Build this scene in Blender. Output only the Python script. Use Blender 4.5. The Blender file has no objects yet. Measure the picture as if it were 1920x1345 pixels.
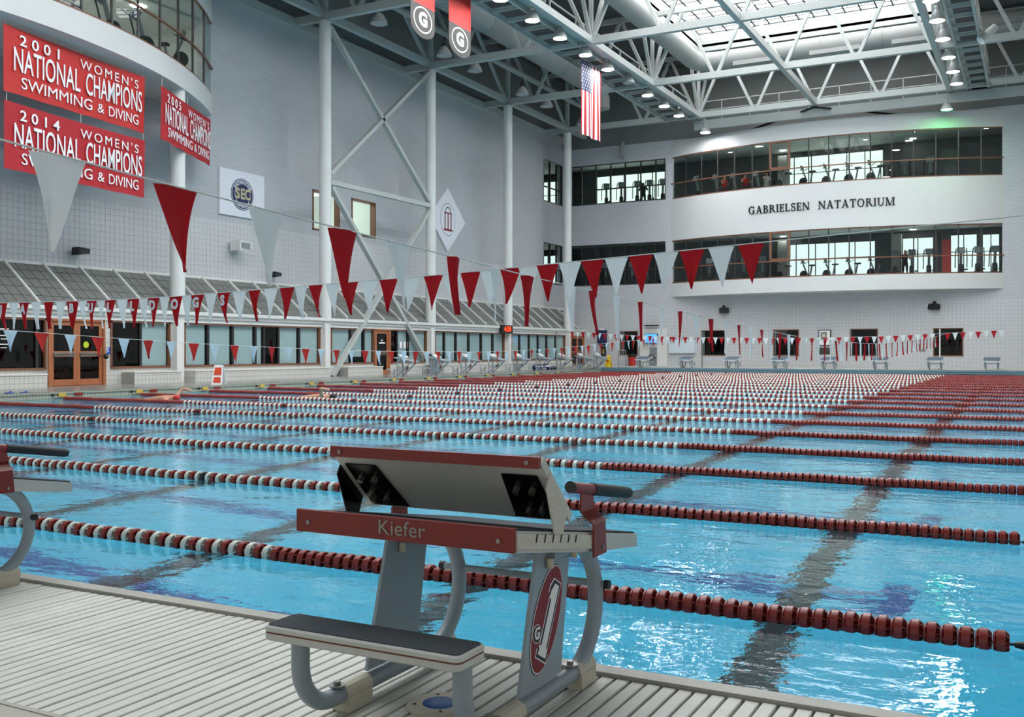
import bpy, math, random
from mathutils import Vector, Matrix
random.seed(7)
SC = bpy.context.scene
COL = SC.collection
PI = math.pi
# ------------------------------------------------------------------ camera, world, light, exposure
F_PX, YAW, V0, EYE = 1875.0, 27.8, 657.6, 1.24           # measured from the photograph (1920 x 1345)
cam = bpy.data.cameras.new('camera'); camo = bpy.data.objects.new('camera', cam); COL.objects.link(camo)
cam.sensor_width = 36.0; cam.lens = 36.0 * F_PX / 1920; cam.shift_y = -(672.5 - V0) / 1920
cam.clip_end = 400; cam.clip_start = 0.05
camo.location = (0, 0, EYE); camo.rotation_euler = (PI / 2, 0, math.radians(YAW)); SC.camera = camo
SKY_STRENGTH = 1.6          # overcast daylight that comes in through glazing and the open end of the hall
PANEL_STRENGTH = 5.4         # translucent roof panels, lit by the sky above
LAMP_STRENGTH = 150.0
w = bpy.data.worlds.new('world'); SC.world = w; w.use_nodes = True
w.node_tree.nodes['Background'].inputs[0].default_value = (0.93, 0.97, 1.0, 1)
w.node_tree.nodes['Background'].inputs[1].default_value = SKY_STRENGTH
SC.view_settings.view_transform = 'Standard'; SC.view_settings.look = 'None'
SC.view_settings.exposure = 0.16; SC.view_settings.gamma = 1.0; SC.view_settings.use_curve_mapping = False

if hasattr(SC, 'cycles'):       # light paths: enough for a bright hall
    SC.cycles.max_bounces = 8; SC.cycles.diffuse_bounces = 3; SC.cycles.glossy_bounces = 3
    SC.cycles.transmission_bounces = 6; SC.cycles.transparent_max_bounces = 12; SC.cycles.adaptive_threshold = 0.02
# ------------------------------------------------------------------ materials
def srgb(r, g, b):
    f = lambda c: c / 12.92 if c <= 0.04045 else ((c + 0.055) / 1.055) ** 2.4
    return (f(r / 255), f(g / 255), f(b / 255), 1)
MATS = {}
def mat(name, c, rough=0.6, metal=0.0, var=0.06, scale=4.0, bump=0.0, bscale=60.0, emit=None, es=0.0, spec=0.5):
    """principled material with a little procedural noise in its colour (and relief)"""
    if name in MATS: return MATS[name]
    m = bpy.data.materials.new(name); m.use_nodes = True; nt = m.node_tree; N = nt.nodes; L = nt.links
    p = N['Principled BSDF']; col = srgb(*c)
    p.inputs['Roughness'].default_value = rough; p.inputs['Metallic'].default_value = metal
    p.inputs['Specular IOR Level'].default_value = spec
    tc = N.new('ShaderNodeTexCoord')
    nz = N.new('ShaderNodeTexNoise'); nz.inputs['Scale'].default_value = scale; nz.inputs['Detail'].default_value = 4
    L.new(tc.outputs['Object'], nz.inputs['Vector'])
    mx = N.new('ShaderNodeMix'); mx.data_type = 'RGBA'
    mx.inputs[6].default_value = tuple(v * (1 - var) for v in col[:3]) + (1,)
    mx.inputs[7].default_value = tuple(min(1, v * (1 + var)) for v in col[:3]) + (1,)
    L.new(nz.outputs['Fac'], mx.inputs[0]); L.new(mx.outputs[2], p.inputs['Base Color'])
    if bump:
        n2 = N.new('ShaderNodeTexNoise'); n2.inputs['Scale'].default_value = bscale
        L.new(tc.outputs['Object'], n2.inputs['Vector'])
        b = N.new('ShaderNodeBump'); b.inputs['Strength'].default_value = bump; b.inputs['Distance'].default_value = 0.01
        L.new(n2.outputs['Fac'], b.inputs['Height']); L.new(b.outputs['Normal'], p.inputs['Normal'])
    if emit:
        p.inputs['Emission Color'].default_value = srgb(*emit); p.inputs['Emission Strength'].default_value = es
    MATS[name] = m
    return m
def glass(name, tint, refl=1.45, rough=0.0):
    """thin pane: see-through with a mirror-like surface"""
    if name in MATS: return MATS[name]
    m = bpy.data.materials.new(name); m.use_nodes = True; nt = m.node_tree; N = nt.nodes; L = nt.links
    N.remove(N['Principled BSDF']); out = N['Material Output']
    t = N.new('ShaderNodeBsdfTransparent'); t.inputs[0].default_value = srgb(*tint)
    g = N.new('ShaderNodeBsdfGlossy'); g.inputs['Roughness'].default_value = rough
    fr = N.new('ShaderNodeFresnel'); fr.inputs['IOR'].default_value = refl
    mx = N.new('ShaderNodeMixShader')
    ge = N.new('ShaderNodeNewGeometry'); fl_ = N.new('ShaderNodeMath'); fl_.operation = 'SUBTRACT'; fl_.inputs[0].default_value = 1.0
    mu = N.new('ShaderNodeMath'); mu.operation = 'MULTIPLY'      # only the outer face of a pane mirrors
    L.new(ge.outputs['Backfacing'], fl_.inputs[1]); L.new(fl_.outputs[0], mu.inputs[0]); L.new(fr.outputs[0], mu.inputs[1])
    L.new(mu.outputs[0], mx.inputs[0]); L.new(t.outputs[0], mx.inputs[1]); L.new(g.outputs[0], mx.inputs[2])
    L.new(mx.outputs[0], out.inputs['Surface']); MATS[name] = m
    return m
def cloth(name, c, trans=0.45, var=0.05):
    """thin fabric that lets some light through"""
    m = mat(name, c, 0.75, var=var, bump=0.3, bscale=18); nt = m.node_tree; N = nt.nodes; L = nt.links
    p = N['Principled BSDF']; tr = N.new('ShaderNodeBsdfTranslucent'); mx = N.new('ShaderNodeMixShader'); mx.inputs[0].default_value = trans
    L.new(p.inputs['Base Color'].links[0].from_socket, tr.inputs['Color'])
    L.new(p.outputs[0], mx.inputs[1]); L.new(tr.outputs[0], mx.inputs[2]); L.new(mx.outputs[0], N['Material Output'].inputs['Surface'])
    return m
def blockwall(name, c, bw, bh, plane, mort=0.75, msize=0.006, rough=0.5, bstr=0.25, off=0.5, dirt=0.05):
    """coursed masonry / small tile seen from afar: joints as fine relief. plane 'yz' or 'xz' or 'xy'"""
    m = bpy.data.materials.new(name); m.use_nodes = True; nt = m.node_tree; N = nt.nodes; L = nt.links
    p = N['Principled BSDF']; p.inputs['Roughness'].default_value = rough
    tc = N.new('ShaderNodeNewGeometry'); sp = N.new('ShaderNodeSeparateXYZ'); cb = N.new('ShaderNodeCombineXYZ')
    L.new(tc.outputs['Position'], sp.inputs[0])
    L.new(sp.outputs['XYZ'.index(plane[0].upper())], cb.inputs[0]); L.new(sp.outputs['XYZ'.index(plane[1].upper())], cb.inputs[1])
    br = N.new('ShaderNodeTexBrick'); br.offset = off; br.inputs['Scale'].default_value = 1.0
    br.inputs['Brick Width'].default_value = bw; br.inputs['Row Height'].default_value = bh
    br.inputs['Mortar Size'].default_value = msize; br.inputs['Mortar Smooth'].default_value = 0.1
    col = srgb(*c); br.inputs['Color1'].default_value = col
    br.inputs['Color2'].default_value = tuple(v * 0.965 for v in col[:3]) + (1,)
    br.inputs['Mortar'].default_value = tuple(v * mort for v in col[:3]) + (1,)
    L.new(cb.outputs[0], br.inputs['Vector'])
    nz = N.new('ShaderNodeTexNoise'); nz.inputs['Scale'].default_value = 0.35; nz.inputs['Detail'].default_value = 5
    L.new(tc.outputs['Position'], nz.inputs['Vector'])
    mr = N.new('ShaderNodeMapRange'); mr.inputs[1].default_value = 0.3; mr.inputs[2].default_value = 0.7
    mr.inputs[3].default_value = 1 - dirt; mr.inputs[4].default_value = 1.0; L.new(nz.outputs['Fac'], mr.inputs[0])
    mx = N.new('ShaderNodeMix'); mx.data_type = 'RGBA'; mx.blend_type = 'MULTIPLY'; mx.inputs[0].default_value = 1
    L.new(br.outputs['Color'], mx.inputs[6]); L.new(mr.outputs[0], mx.inputs[7]); L.new(mx.outputs[2], p.inputs['Base Color'])
    b = N.new('ShaderNodeBump'); b.invert = True; b.inputs['Strength'].default_value = bstr; b.inputs['Distance'].default_value = 0.01
    L.new(br.outputs['Fac'], b.inputs['Height']); L.new(b.outputs['Normal'], p.inputs['Normal'])
    MATS[name] = m
    return m
mat('white_paint', (222, 222, 218), 0.5, var=0.03)
mat('steel_paint', (182, 186, 182), 0.45, var=0.03)
mat('column_paint', (226, 226, 222), 0.4, var=0.03)
mat('band_white', (216, 216, 213), 0.55, var=0.02, scale=0.6)
mat('hall_white', (240, 240, 238), 0.6, var=0.02)
mat('dark_frame', (44, 42, 42), 0.4)
mat('brown_frame', (124, 82, 60), 0.45, var=0.12)
mat('orange_wood', (172, 106, 68), 0.5, var=0.12, scale=9)
mat('roof_dark', (84, 86, 86), 0.8, var=0.1)
mat('dark_metal', (40, 42, 44), 0.45)
mat('black', (18, 18, 19), 0.5)
mat('duct', (150, 152, 148), 0.5, var=0.05, bump=0.1, bscale=8)
mat('block_grey', (150, 163, 170), 0.38, var=0.05, scale=8)
mat('block_red', (132, 40, 34), 0.42, var=0.12, scale=14, bump=0.05, bscale=250)
mat('block_white', (205, 206, 200), 0.5, var=0.05, scale=10)
mat('grit', (66, 72, 78), 0.85, var=0.35, scale=160, bump=0.6, bscale=420)
mat('pad_cream', (206, 200, 180), 0.55, var=0.06, scale=20)
mat('rust_white', (208, 204, 190), 0.6, var=0.2, scale=70)
mat('steel', (150, 150, 146), 0.3, metal=0.9)
mat('steel_dark', (46, 44, 42), 0.22, metal=0.9, var=0.4, scale=18)
mat('grip', (30, 32, 34), 0.65, var=0.1, scale=40)
mat('slat', (206, 206, 198), 0.6, var=0.16, scale=5, bump=0.15, bscale=90)
mat('coping', (168, 166, 156), 0.55, var=0.2, scale=6, bump=0.2, bscale=60)
mat('concrete', (176, 174, 164), 0.7, var=0.1, scale=4, bump=0.1)
mat('void', (24, 25, 26), 0.9)
mat('float_red', (134, 38, 30), 0.35, var=0.14, scale=30)
mat('float_white', (214, 218, 208), 0.4, var=0.08, scale=30)
mat('float_black', (22, 26, 34), 0.4)
mat('cable', (60, 62, 64), 0.5, metal=0.5)
cloth('flag_red', (204, 32, 46))
cloth('flag_white', (246, 247, 246))
cloth('flag_scarlet', (206, 44, 40))
cloth('flag_pale', (214, 230, 238))
mat('rope_white', (216, 216, 210), 0.7)
mat('banner_red', (196, 44, 40), 0.7, var=0.05, bump=0.25, bscale=3)
mat('banner_red2', (178, 28, 38), 0.7, var=0.05, bump=0.25, bscale=3)
mat('banner_black', (62, 60, 56), 0.7)
mat('print_white', (240, 240, 240), 0.7, var=0.01)
mat('navy', (30, 38, 84), 0.6)
mat('gold', (190, 180, 140), 0.6)
mat('sign_white', (226, 228, 234), 0.6, var=0.02)
mat('sign_dark', (40, 38, 40), 0.6)
mat('crimson', (130, 24, 34), 0.6)
mat('blind', (206, 218, 226), 0.8, var=0.02)
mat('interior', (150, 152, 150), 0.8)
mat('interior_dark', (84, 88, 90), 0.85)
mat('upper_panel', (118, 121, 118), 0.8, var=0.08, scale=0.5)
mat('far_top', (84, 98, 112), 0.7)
mat('interior_light', (214, 216, 212), 0.8)
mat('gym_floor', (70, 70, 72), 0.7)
mat('machine', (40, 42, 46), 0.5, var=0.2)
mat('machine_grey', (130, 136, 142), 0.45)
mat('yellow', (226, 190, 24), 0.5)
mat('red_plain', (186, 40, 30), 0.5)
mat('orange_red', (214, 74, 36), 0.5)
mat('blue_plain', (36, 84, 176), 0.5)
mat('disc_blue', (34, 96, 172), 0.5, var=0.15, scale=30)
mat('green_lime', (190, 214, 40), 0.5)
mat('bin_grey', (140, 148, 150), 0.5)
mat('skin', (196, 148, 120), 0.6)
mat('hair', (40, 30, 26), 0.8)
mat('shirt_red', (196, 40, 44), 0.8)
mat('shirt_white', (200, 202, 204), 0.8)
mat('shorts', (60, 60, 64), 0.8)
mat('photo_grey', (120, 120, 118), 0.6, var=0.5, scale=6)
mat('lamp_shade', (176, 178, 176), 0.4)
mat('lamp_glow', (255, 255, 252), 0.5, emit=(250, 252, 255), es=LAMP_STRENGTH)
mat('lamp_green', (220, 255, 226), 0.5, emit=(60, 255, 110), es=LAMP_STRENGTH * 0.35)
mat('downlight', (255, 255, 250), 0.5, emit=(255, 252, 244), es=55)
mat('roof_panel', (240, 242, 244), 0.6, emit=(250, 252, 255), es=PANEL_STRENGTH)
mat('led_red', (255, 60, 30), 0.5, emit=(255, 50, 20), es=3.0)
mat('screen_blue', (80, 150, 230), 0.3, emit=(70, 150, 235), es=1.2)
mat('flag_navy', (40, 46, 90), 0.7)
mat('pool_floor', (104, 224, 255), 0.6, var=0.04, scale=0.7)
mat('pool_line', (34, 44, 48), 0.6)
mat('pool_line_blue', (16, 92, 168), 0.6)
mat('skylight_pane', (116, 118, 114), 0.35, var=0.12, scale=1.2)
mat('skylight_joint', (92, 92, 88), 0.6)
mat('tile_white', (200, 200, 201), 0.3, var=0.05, scale=1.4)
mat('grout', (140, 140, 138), 0.9)
mat('green_board', (52, 66, 58), 0.5)
mat('shrub', (110, 150, 96), 0.8, var=0.4, scale=1.5)
glass('glass_clear', (236, 242, 240))
glass('glass_green', (240, 248, 240))
glass('glass_dark', (120, 128, 128))
glass('glass_office', (190, 208, 216))

# ------------------------------------------------------------------ mesh helpers
class MB:
    def __init__(self): self.v = []; self.f = []; self.m = []; self.mi = 0
    def add(self, vs, fs):
        o = len(self.v); self.v += [tuple(p) for p in vs]
        self.f += [tuple(i + o for i in f) for f in fs]; self.m += [self.mi] * len(fs); return self
    def box(self, x0, x1, y0, y1, z0, z1):
        return self.add([(x0, y0, z0), (x1, y0, z0), (x1, y1, z0), (x0, y1, z0), (x0, y0, z1), (x1, y0, z1), (x1, y1, z1), (x0, y1, z1)],
                        [(0, 3, 2, 1), (4, 5, 6, 7), (0, 1, 5, 4), (1, 2, 6, 5), (2, 3, 7, 6), (3, 0, 4, 7)])
    def beam(self, p, q, w, h, up=(0, 0, 1)):
        p, q = Vector(p), Vector(q); d = (q - p).normalized(); u = Vector(up)
        if abs(d.dot(u)) > 0.98: u = Vector((1, 0, 0))
        s = d.cross(u).normalized(); t = s.cross(d).normalized()
        vs = [a + s * (i * w / 2) + t * (j * h / 2) for a in (p, q) for i, j in ((-1, -1), (1, -1), (1, 1), (-1, 1))]
        return self.add(vs, [(0, 1, 2, 3), (7, 6, 5, 4), (0, 4, 5, 1), (1, 5, 6, 2), (2, 6, 7, 3), (3, 7, 4, 0)])
    def tube(self, path, r, n=10, cap=True):
        path = [Vector(p) for p in path]; rs = r if isinstance(r, (list, tuple)) else [r] * len(path)
        k0 = len(self.v); vs = []; prev = None
        for i, p in enumerate(path):
            d = (path[min(i + 1, len(path) - 1)] - path[max(i - 1, 0)]).normalized()
            if prev is None:
                u = Vector((0, 0, 1)) if abs(d.z) < 0.9 else Vector((1, 0, 0))
            else: u = prev
            s = d.cross(u).normalized(); t = s.cross(d).normalized(); prev = t
            vs += [p + (s * math.cos(a) + t * math.sin(a)) * rs[i] for a in [2 * PI * j / n for j in range(n)]]
        fs = [(i * n + j, i * n + (j + 1) % n, (i + 1) * n + (j + 1) % n, (i + 1) * n + j) for i in range(len(path) - 1) for j in range(n)]
        if cap: fs += [tuple(range(n))[::-1], tuple((len(path) - 1) * n + j for j in range(n))]
        return self.add(vs, fs)
    def lathe(self, prof, n=16, axis='z', c=(0, 0, 0), ring=False):
        if ring: prof = list(prof) + [prof[0]]
        vs = []
        for r, h in prof:
            for j in range(n):
                a = 2 * PI * j / n; x, y = r * math.cos(a), r * math.sin(a)
                q = {'z': (x, y, h), 'x': (h, x, y), 'y': (y, h, x)}[axis]
                vs.append((q[0] + c[0], q[1] + c[1], q[2] + c[2]))
        k = len(prof)
        fs = [(i * n + j, i * n + (j + 1) % n, (i + 1) * n + (j + 1) % n, (i + 1) * n + j) for i in range(k - 1) for j in range(n)]
        if prof[0][0] > 1e-6 and not ring: fs.append(tuple(range(n))[::-1])
        if prof[-1][0] > 1e-6 and not ring: fs.append(tuple((k - 1) * n + j for j in range(n)))
        return self.add(vs, fs)
    def prism(self, poly, a0, a1, plane='yz'):
        """polygon in a plane, extruded along the remaining axis from a0 to a1"""
        def P(p, a): return {'yz': (a, p[0], p[1]), 'xz': (p[0], a, p[1]), 'xy': (p[0], p[1], a)}[plane]
        n = len(poly)
        return self.add([P(p, a0) for p in poly] + [P(p, a1) for p in poly],
                        [tuple(range(n))[::-1], tuple(range(n, 2 * n))] + [(i, (i + 1) % n, n + (i + 1) % n, n + i) for i in range(n)])
    def quad(self, a, b, c, d): return self.add([a, b, c, d], [(0, 1, 2, 3)])
    def slab(self, a, b, c, d, t):
        """quad with thickness t along its normal"""
        a, b, c, d = map(Vector, (a, b, c, d)); n = (b - a).cross(d - a).normalized() * t
        return self.add([a, b, c, d, a + n, b + n, c + n, d + n], [(3, 2, 1, 0), (4, 5, 6, 7), (0, 1, 5, 4), (1, 2, 6, 5), (2, 3, 7, 6), (3, 0, 4, 7)])
    def mesh(self, name, mats, off=(0, 0, 0), smooth=False):
        me = bpy.data.meshes.new(name)
        me.from_pydata([(x - off[0], y - off[1], z - off[2]) for x, y, z in self.v], [], self.f)
        for mm in (mats if isinstance(mats, (list, tuple)) else [mats]): me.materials.append(MATS[mm] if isinstance(mm, str) else mm)
        if any(self.m): me.polygons.foreach_set('material_index', self.m)
        if smooth:
            me.polygons.foreach_set('use_smooth', [True] * len(me.polygons))
            me.set_sharp_from_angle(angle=math.radians(40))
        me.validate(); me.update()
        return me
    def build(self, name, mats, parent=None, smooth=False):
        """world coordinates in; the object keeps its own origin at its parent's base"""
        off = wloc(parent) if parent else (0, 0, 0)
        o = bpy.data.objects.new(name, self.mesh(name, mats, off, smooth)); COL.objects.link(o)
        if parent: o.parent = parent
        return o
def wloc(o):
    v = Vector((0, 0, 0))
    while o: v += o.location; o = o.parent
    return v
def tag(o, label=None, cat=None, group=None, kind=None):
    if label: o['label'] = label
    if cat: o['category'] = cat
    if group: o['group'] = group
    if kind: o['kind'] = kind
    return o
def thing(name, label, cat, loc=(0, 0, 0), group=None, kind=None):
    o = bpy.data.objects.new(name, None); COL.objects.link(o); o.location = loc; o.empty_display_size = 0.2
    return tag(o, label, cat, group, kind)
def struct(name, mb, m, label=None, smooth=False):
    o = mb.build(name, m, None, smooth); o['kind'] = 'structure'
    if label: o['label'] = label
    return o
def sgroup(name, label, loc=(0, 0, 0)):
    o = bpy.data.objects.new(name, None); COL.objects.link(o); o.location = loc
    o['kind'] = 'structure'; o['label'] = label
    return o
def dup(o, parent=None):
    c = o.copy(); COL.objects.link(c)
    if parent: c.parent = parent
    for ch in o.children: dup(ch, c)
    return c
def put(name, me, parent, loc, rot=(0, 0, 0)):
    """an object that shares mesh data, placed in its parent's frame"""
    o = bpy.data.objects.new(name, me); COL.objects.link(o); o.parent = parent
    o.location = Vector(loc) - (wloc(parent) if parent else Vector((0, 0, 0))); o.rotation_euler = rot
    return o
DG = None
def text_mesh(s, size, extrude=0.0, bold=0.0, sx=1.0, spacing=1.0, align='CENTER'):
    cu = bpy.data.curves.new('lettering', 'FONT'); cu.body = s; cu.size = size; cu.extrude = extrude; cu.offset = bold
    cu.align_x = align; cu.align_y = 'CENTER'; cu.space_character = spacing; cu.resolution_u = 3
    o = bpy.data.objects.new('lettering', cu); COL.objects.link(o)
    bpy.context.view_layer.update()
    me = bpy.data.meshes.new_from_object(o.evaluated_get(bpy.context.evaluated_depsgraph_get()))
    bpy.data.objects.remove(o); bpy.data.curves.remove(cu)
    for v in me.vertices: v.co.x *= sx
    return me
def text(name, s, m, parent, loc, size, rot, extrude=0.004, bold=0.0, sx=1.0, spacing=1.0, align='CENTER'):
    me = text_mesh(s, size, extrude, bold, sx, spacing, align); me.materials.clear(); me.materials.append(MATS[m])
    return put(name, me, parent, loc, rot)
ORD = ['first', 'second', 'third', 'fourth', 'fifth', 'sixth', 'seventh', 'eighth', 'ninth', 'tenth', 'eleventh', 'twelfth', 'thirteenth',
       'fourteenth', 'fifteenth', 'sixteenth', 'seventeenth', 'eighteenth', 'nineteenth', 'twentieth', 'twenty-first', 'twenty-second']
FACE_X = (PI / 2, 0, PI / 2)      # lettering on a plane that faces +X, read along +Y
FACE_Y = (PI / 2, 0, 0)           # lettering on a plane that faces -Y, read along +X
# ------------------------------------------------------------------ the hall: measured planes (metres; water surface is z = 0)
XW, XU, YF = -26.0, -27.6, 59.5           # glazed base wall, upper side wall, end wall
ZD, ZF = 0.17, 0.28                       # side deck, end deck
COLY = [24.8, 32.75, 40.8, 48.72, 56.6]   # columns
ZC, ZTOP, ZROOF = 14.95, 18.45, 18.75     # bottom chords, top chords, roof deck
PX0, PX1, PY0, PY1 = -22.3, 0.57, 3.38, 53.4   # pool basin
LANEX = [-1.72 - 2.53 * k for k in range(8)]
blockwall('wall_block_yz', (190, 192, 195), 0.4, 0.2, 'yz', mort=0.86, msize=0.008, bstr=0.3, dirt=0.08)
blockwall('wall_tile_xz', (202, 203, 205), 0.2, 0.2, 'xz', mort=0.72, msize=0.008, bstr=0.3, off=0.0)
blockwall('wall_block_xz', (196, 198, 201), 0.4, 0.2, 'xz', mort=0.82, msize=0.009, bstr=0.3, dirt=0.06)
blockwall('tile_yz', (212, 211, 204), 0.15, 0.15, 'yz', mort=0.6, msize=0.008, rough=0.3, off=0.0)
blockwall('deck_tile', (150, 150, 148), 0.1, 0.1, 'xy', mort=0.8, msize=0.006, rough=0.22, off=0.0, bstr=0.1, dirt=0.15)
blockwall('gutter_tile', (170, 168, 150), 0.09, 0.09, 'yz', mort=0.5, msize=0.008, rough=0.4, off=0.0)
mat('bulkhead', (116, 138, 146), 0.5, var=0.06, scale=1.0)
def holed(mb, axis, c0, c1, u0, u1, v0, v1, holes):
    """wall slab with rectangular openings (u0,u1,v0,v1)"""
    us = sorted({u0, u1} | {min(max(x, u0), u1) for h in holes for x in h[:2]})
    vs = sorted({v0, v1} | {min(max(x, v0), v1) for h in holes for x in h[2:]})
    for a, b in zip(us, us[1:]):
        run = None
        for c, d in list(zip(vs, vs[1:])) + [(None, None)]:
            solid = c is not None and not any(h[0] <= (a + b) / 2 <= h[1] and h[2] <= (c + d) / 2 <= h[3] for h in holes)
            if solid: run = [run[0], d] if run else [c, d]
            elif run:
                if axis == 'x': mb.box(c0, c1, a, b, run[0], run[1])
                else: mb.box(a, b, c0, c1, run[0], run[1])
                run = None
    return mb
# ---- decks
mb = MB().box(-31, PX0 - 0.28, -2, YF, -0.3, ZD)
deck_l = struct('floor_side_deck', mb, 'deck_tile', 'wet grey tiled pool deck along the glazed side wall')
mb = MB().box(PX0 - 0.28, PX0, PY0, PY1, -3.2, ZD); mb.box(PX0 - 0.06, PX0 + 0.02, PY0, PY1, ZD - 0.04, ZD + 0.015)
struct('floor_side_gutter', mb, 'gutter_tile', 'tiled pool edge below the glazed side wall')
mb = MB().box(-31, 9, PY1 + 0.02, YF + 0.2, -0.3, ZF)
struct('floor_end_deck', mb, 'concrete', 'pale deck under the far starting blocks')
mb = MB().box(PX0, 9, PY1 - 0.12, PY1 + 0.03, 0.09, ZF + 0.004); mb.box(PX0, 9, PY1, PY1 + 0.12, -3.2, 0.09)
mb.box(PX0, 9, PY1 - 0.16, PY1 - 0.12, 0.2, ZF - 0.02)
struct('trim_1', mb, 'bulkhead', 'blue-grey bulkhead face below the far starting blocks')
mb = MB().box(PX1, 9, -2, PY1, -3.2, 0.13)
struct('floor_right_deck', mb, 'deck_tile', 'tiled deck on the near corner side of the pool')
mb = MB().box(-30, PX1, -2, 2.06, -0.3, 0.115)
struct('floor_concrete', mb, 'concrete', 'concrete deck strip behind the slatted grating')
# ---- pool basin
mb = MB().box(PX0, PX1, PY0 - 0.1, PY1 + 0.1, -3.2, -3.0)
pf = struct('floor_pool', mb, 'pool_floor', 'light blue bottom of the swimming pool')
mb = MB()
mb.box(PX0 - 0.001, PX0 + 0.02, PY0, PY1, -3.0, -0.06); mb.box(PX1 - 0.02, PX1 + 0.001, PY0, PY1, -3.0, -0.06)
mb.box(PX0, PX1, PY0 - 0.02, PY0 + 0.02, -3.0, -0.06); mb.box(PX0, PX1, PY1 - 0.02, PY1 + 0.02, -3.0, -0.06)
struct('wall_pool', mb, 'pool_floor', 'light blue tiled side walls of the pool')
for x in LANEX:
    o = MB().box(x - 0.15, x + 0.15, PY0 + 2, PY1 - 2, -3.0, -2.99).build('lane_line', 'pool_line', pf)
for k in range(19):
    y = 5.9 + 2.5 * k
    m_ = MB().box(PX0 + 2, PX1 - 1.6, y - 0.125, y + 0.125, -3.0, -2.992)
    for xx in (PX0 + 2, PX1 - 1.6): m_.box(xx - 0.12, xx + 0.12, y - 0.45, y + 0.45, -3.0, -2.991)
    m_.build('cross_line', 'pool_line_blue', pf)
# ---- water
def water_mat():
    m = bpy.data.materials.new('water'); m.use_nodes = True; nt = m.node_tree; N = nt.nodes; L = nt.links
    N.remove(N['Principled BSDF']); out = N['Material Output']
    r = N.new('ShaderNodeBsdfRefraction'); r.inputs['IOR'].default_value = 1.33; r.inputs['Roughness'].default_value = 0.05
    r.inputs['Color'].default_value = (0.81, 0.98, 1.0, 1)
    g = N.new('ShaderNodeBsdfGlossy'); g.inputs['Roughness'].default_value = 0.03; g.inputs['Color'].default_value = (1, 1, 1, 1)
    fr = N.new('ShaderNodeFresnel'); fr.inputs['IOR'].default_value = 1.33
    mx = N.new('ShaderNodeMixShader'); L.new(fr.outputs[0], mx.inputs[0]); L.new(r.outputs[0], mx.inputs[1]); L.new(g.outputs[0], mx.inputs[2])
    L.new(mx.outputs[0], out.inputs['Surface'])
    tc = N.new('ShaderNodeNewGeometry')
    def wave(scale, sx, sy, dist, strength, prev):
        mp = N.new('ShaderNodeMapping'); mp.inputs['Scale'].default_value = (sx, sy, 1)
        L.new(tc.outputs['Position'], mp.inputs['Vector'])
        nz = N.new('ShaderNodeTexNoise'); nz.inputs['Scale'].default_value = scale; nz.inputs['Detail'].default_value = 3
        L.new(mp.outputs[0], nz.inputs['Vector'])
        b = N.new('ShaderNodeBump'); b.inputs['Strength'].default_value = strength; b.inputs['Distance'].default_value = dist
        L.new(nz.outputs['Fac'], b.inputs['Height'])
        if prev: L.new(prev.outputs['Normal'], b.inputs['Normal'])
        return b
    b = wave(1.1, 1.0, 1.4, 0.05, 0.42, None)
    b = wave(5.0, 0.9, 1.3, 0.012, 0.55, b)
    b = wave(16.0, 1.0, 1.0, 0.003, 0.6, b)
    for s_ in (r, g, fr): L.new(b.outputs['Normal'], s_.inputs['Normal'])
    MATS['water'] = m
water_mat()
wm = MB().quad((PX0, PY0, 0), (PX1, PY0, 0), (PX1, PY1, 0), (PX0, PY1, 0))
struct('water', wm, 'water', 'clear blue rippled pool water')
# ---- upper side wall, real tiles in its lowest courses
holes = [(33.97, 35.86, 6.44, 8.17), (36.72, 38.58, 6.5, 8.17), (56.65, 59.4, 10.68, 13.32), (56.65, 59.4, 5.5, 8.08), (6, 27.6, 10.9, 13.7)]
wl = struct('wall_left', holed(MB(), 'x', XU - 0.3, XU, -8, YF + 0.3, 3.8, 15.0, holes), 'wall_block_yz', 'grey-white block side wall above the sloped glazing')
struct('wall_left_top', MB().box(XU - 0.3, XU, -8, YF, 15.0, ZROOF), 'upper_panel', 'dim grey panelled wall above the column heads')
T = 0.2; tm = MB().add([(0, 0, 0), (0, T, 0), (0, T, T), (0, 0, T), (0.012, 0.006, 0.006), (0.012, T - 0.006, 0.006), (0.012, T - 0.006, T - 0.006), (0.012, 0.006, T - 0.006)],
                       [(4, 5, 6, 7), (0, 1, 5, 4), (1, 2, 6, 5), (2, 3, 7, 6), (3, 0, 4, 7)])
tme = tm.mesh('tile', 'tile_white')
cells = [(15.0 + i * T, 4.0 + j * T) for i in range(222) for j in range(11)]
cells = [c for c in cells if c[0] < 56.5]
cells.sort(key=lambda c: (c[0] - 17.8) ** 2 * (1 if c[0] > 17.8 else 9) + (c[1] - 4.6) ** 2)
for y, z in cells[:300]: put('tile', tme, wl, (XU, y, z))
rest = MB()
for y, z in cells[300:]:
    rest.add([(XU + a, y + b, z + c) for a, b, c in tm.v], tm.f)
tag(rest.build('tile_courses', 'tile_white', wl), kind='stuff')
MB().box(XU, XU + 0.004, 15, 56.6, 4.0, 6.2).build('grout_bed', 'grout', wl)
MB().box(XU, XU + 0.1, 15, YF, 3.86, 4.0).build('ledge', 'white_paint', wl)
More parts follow.
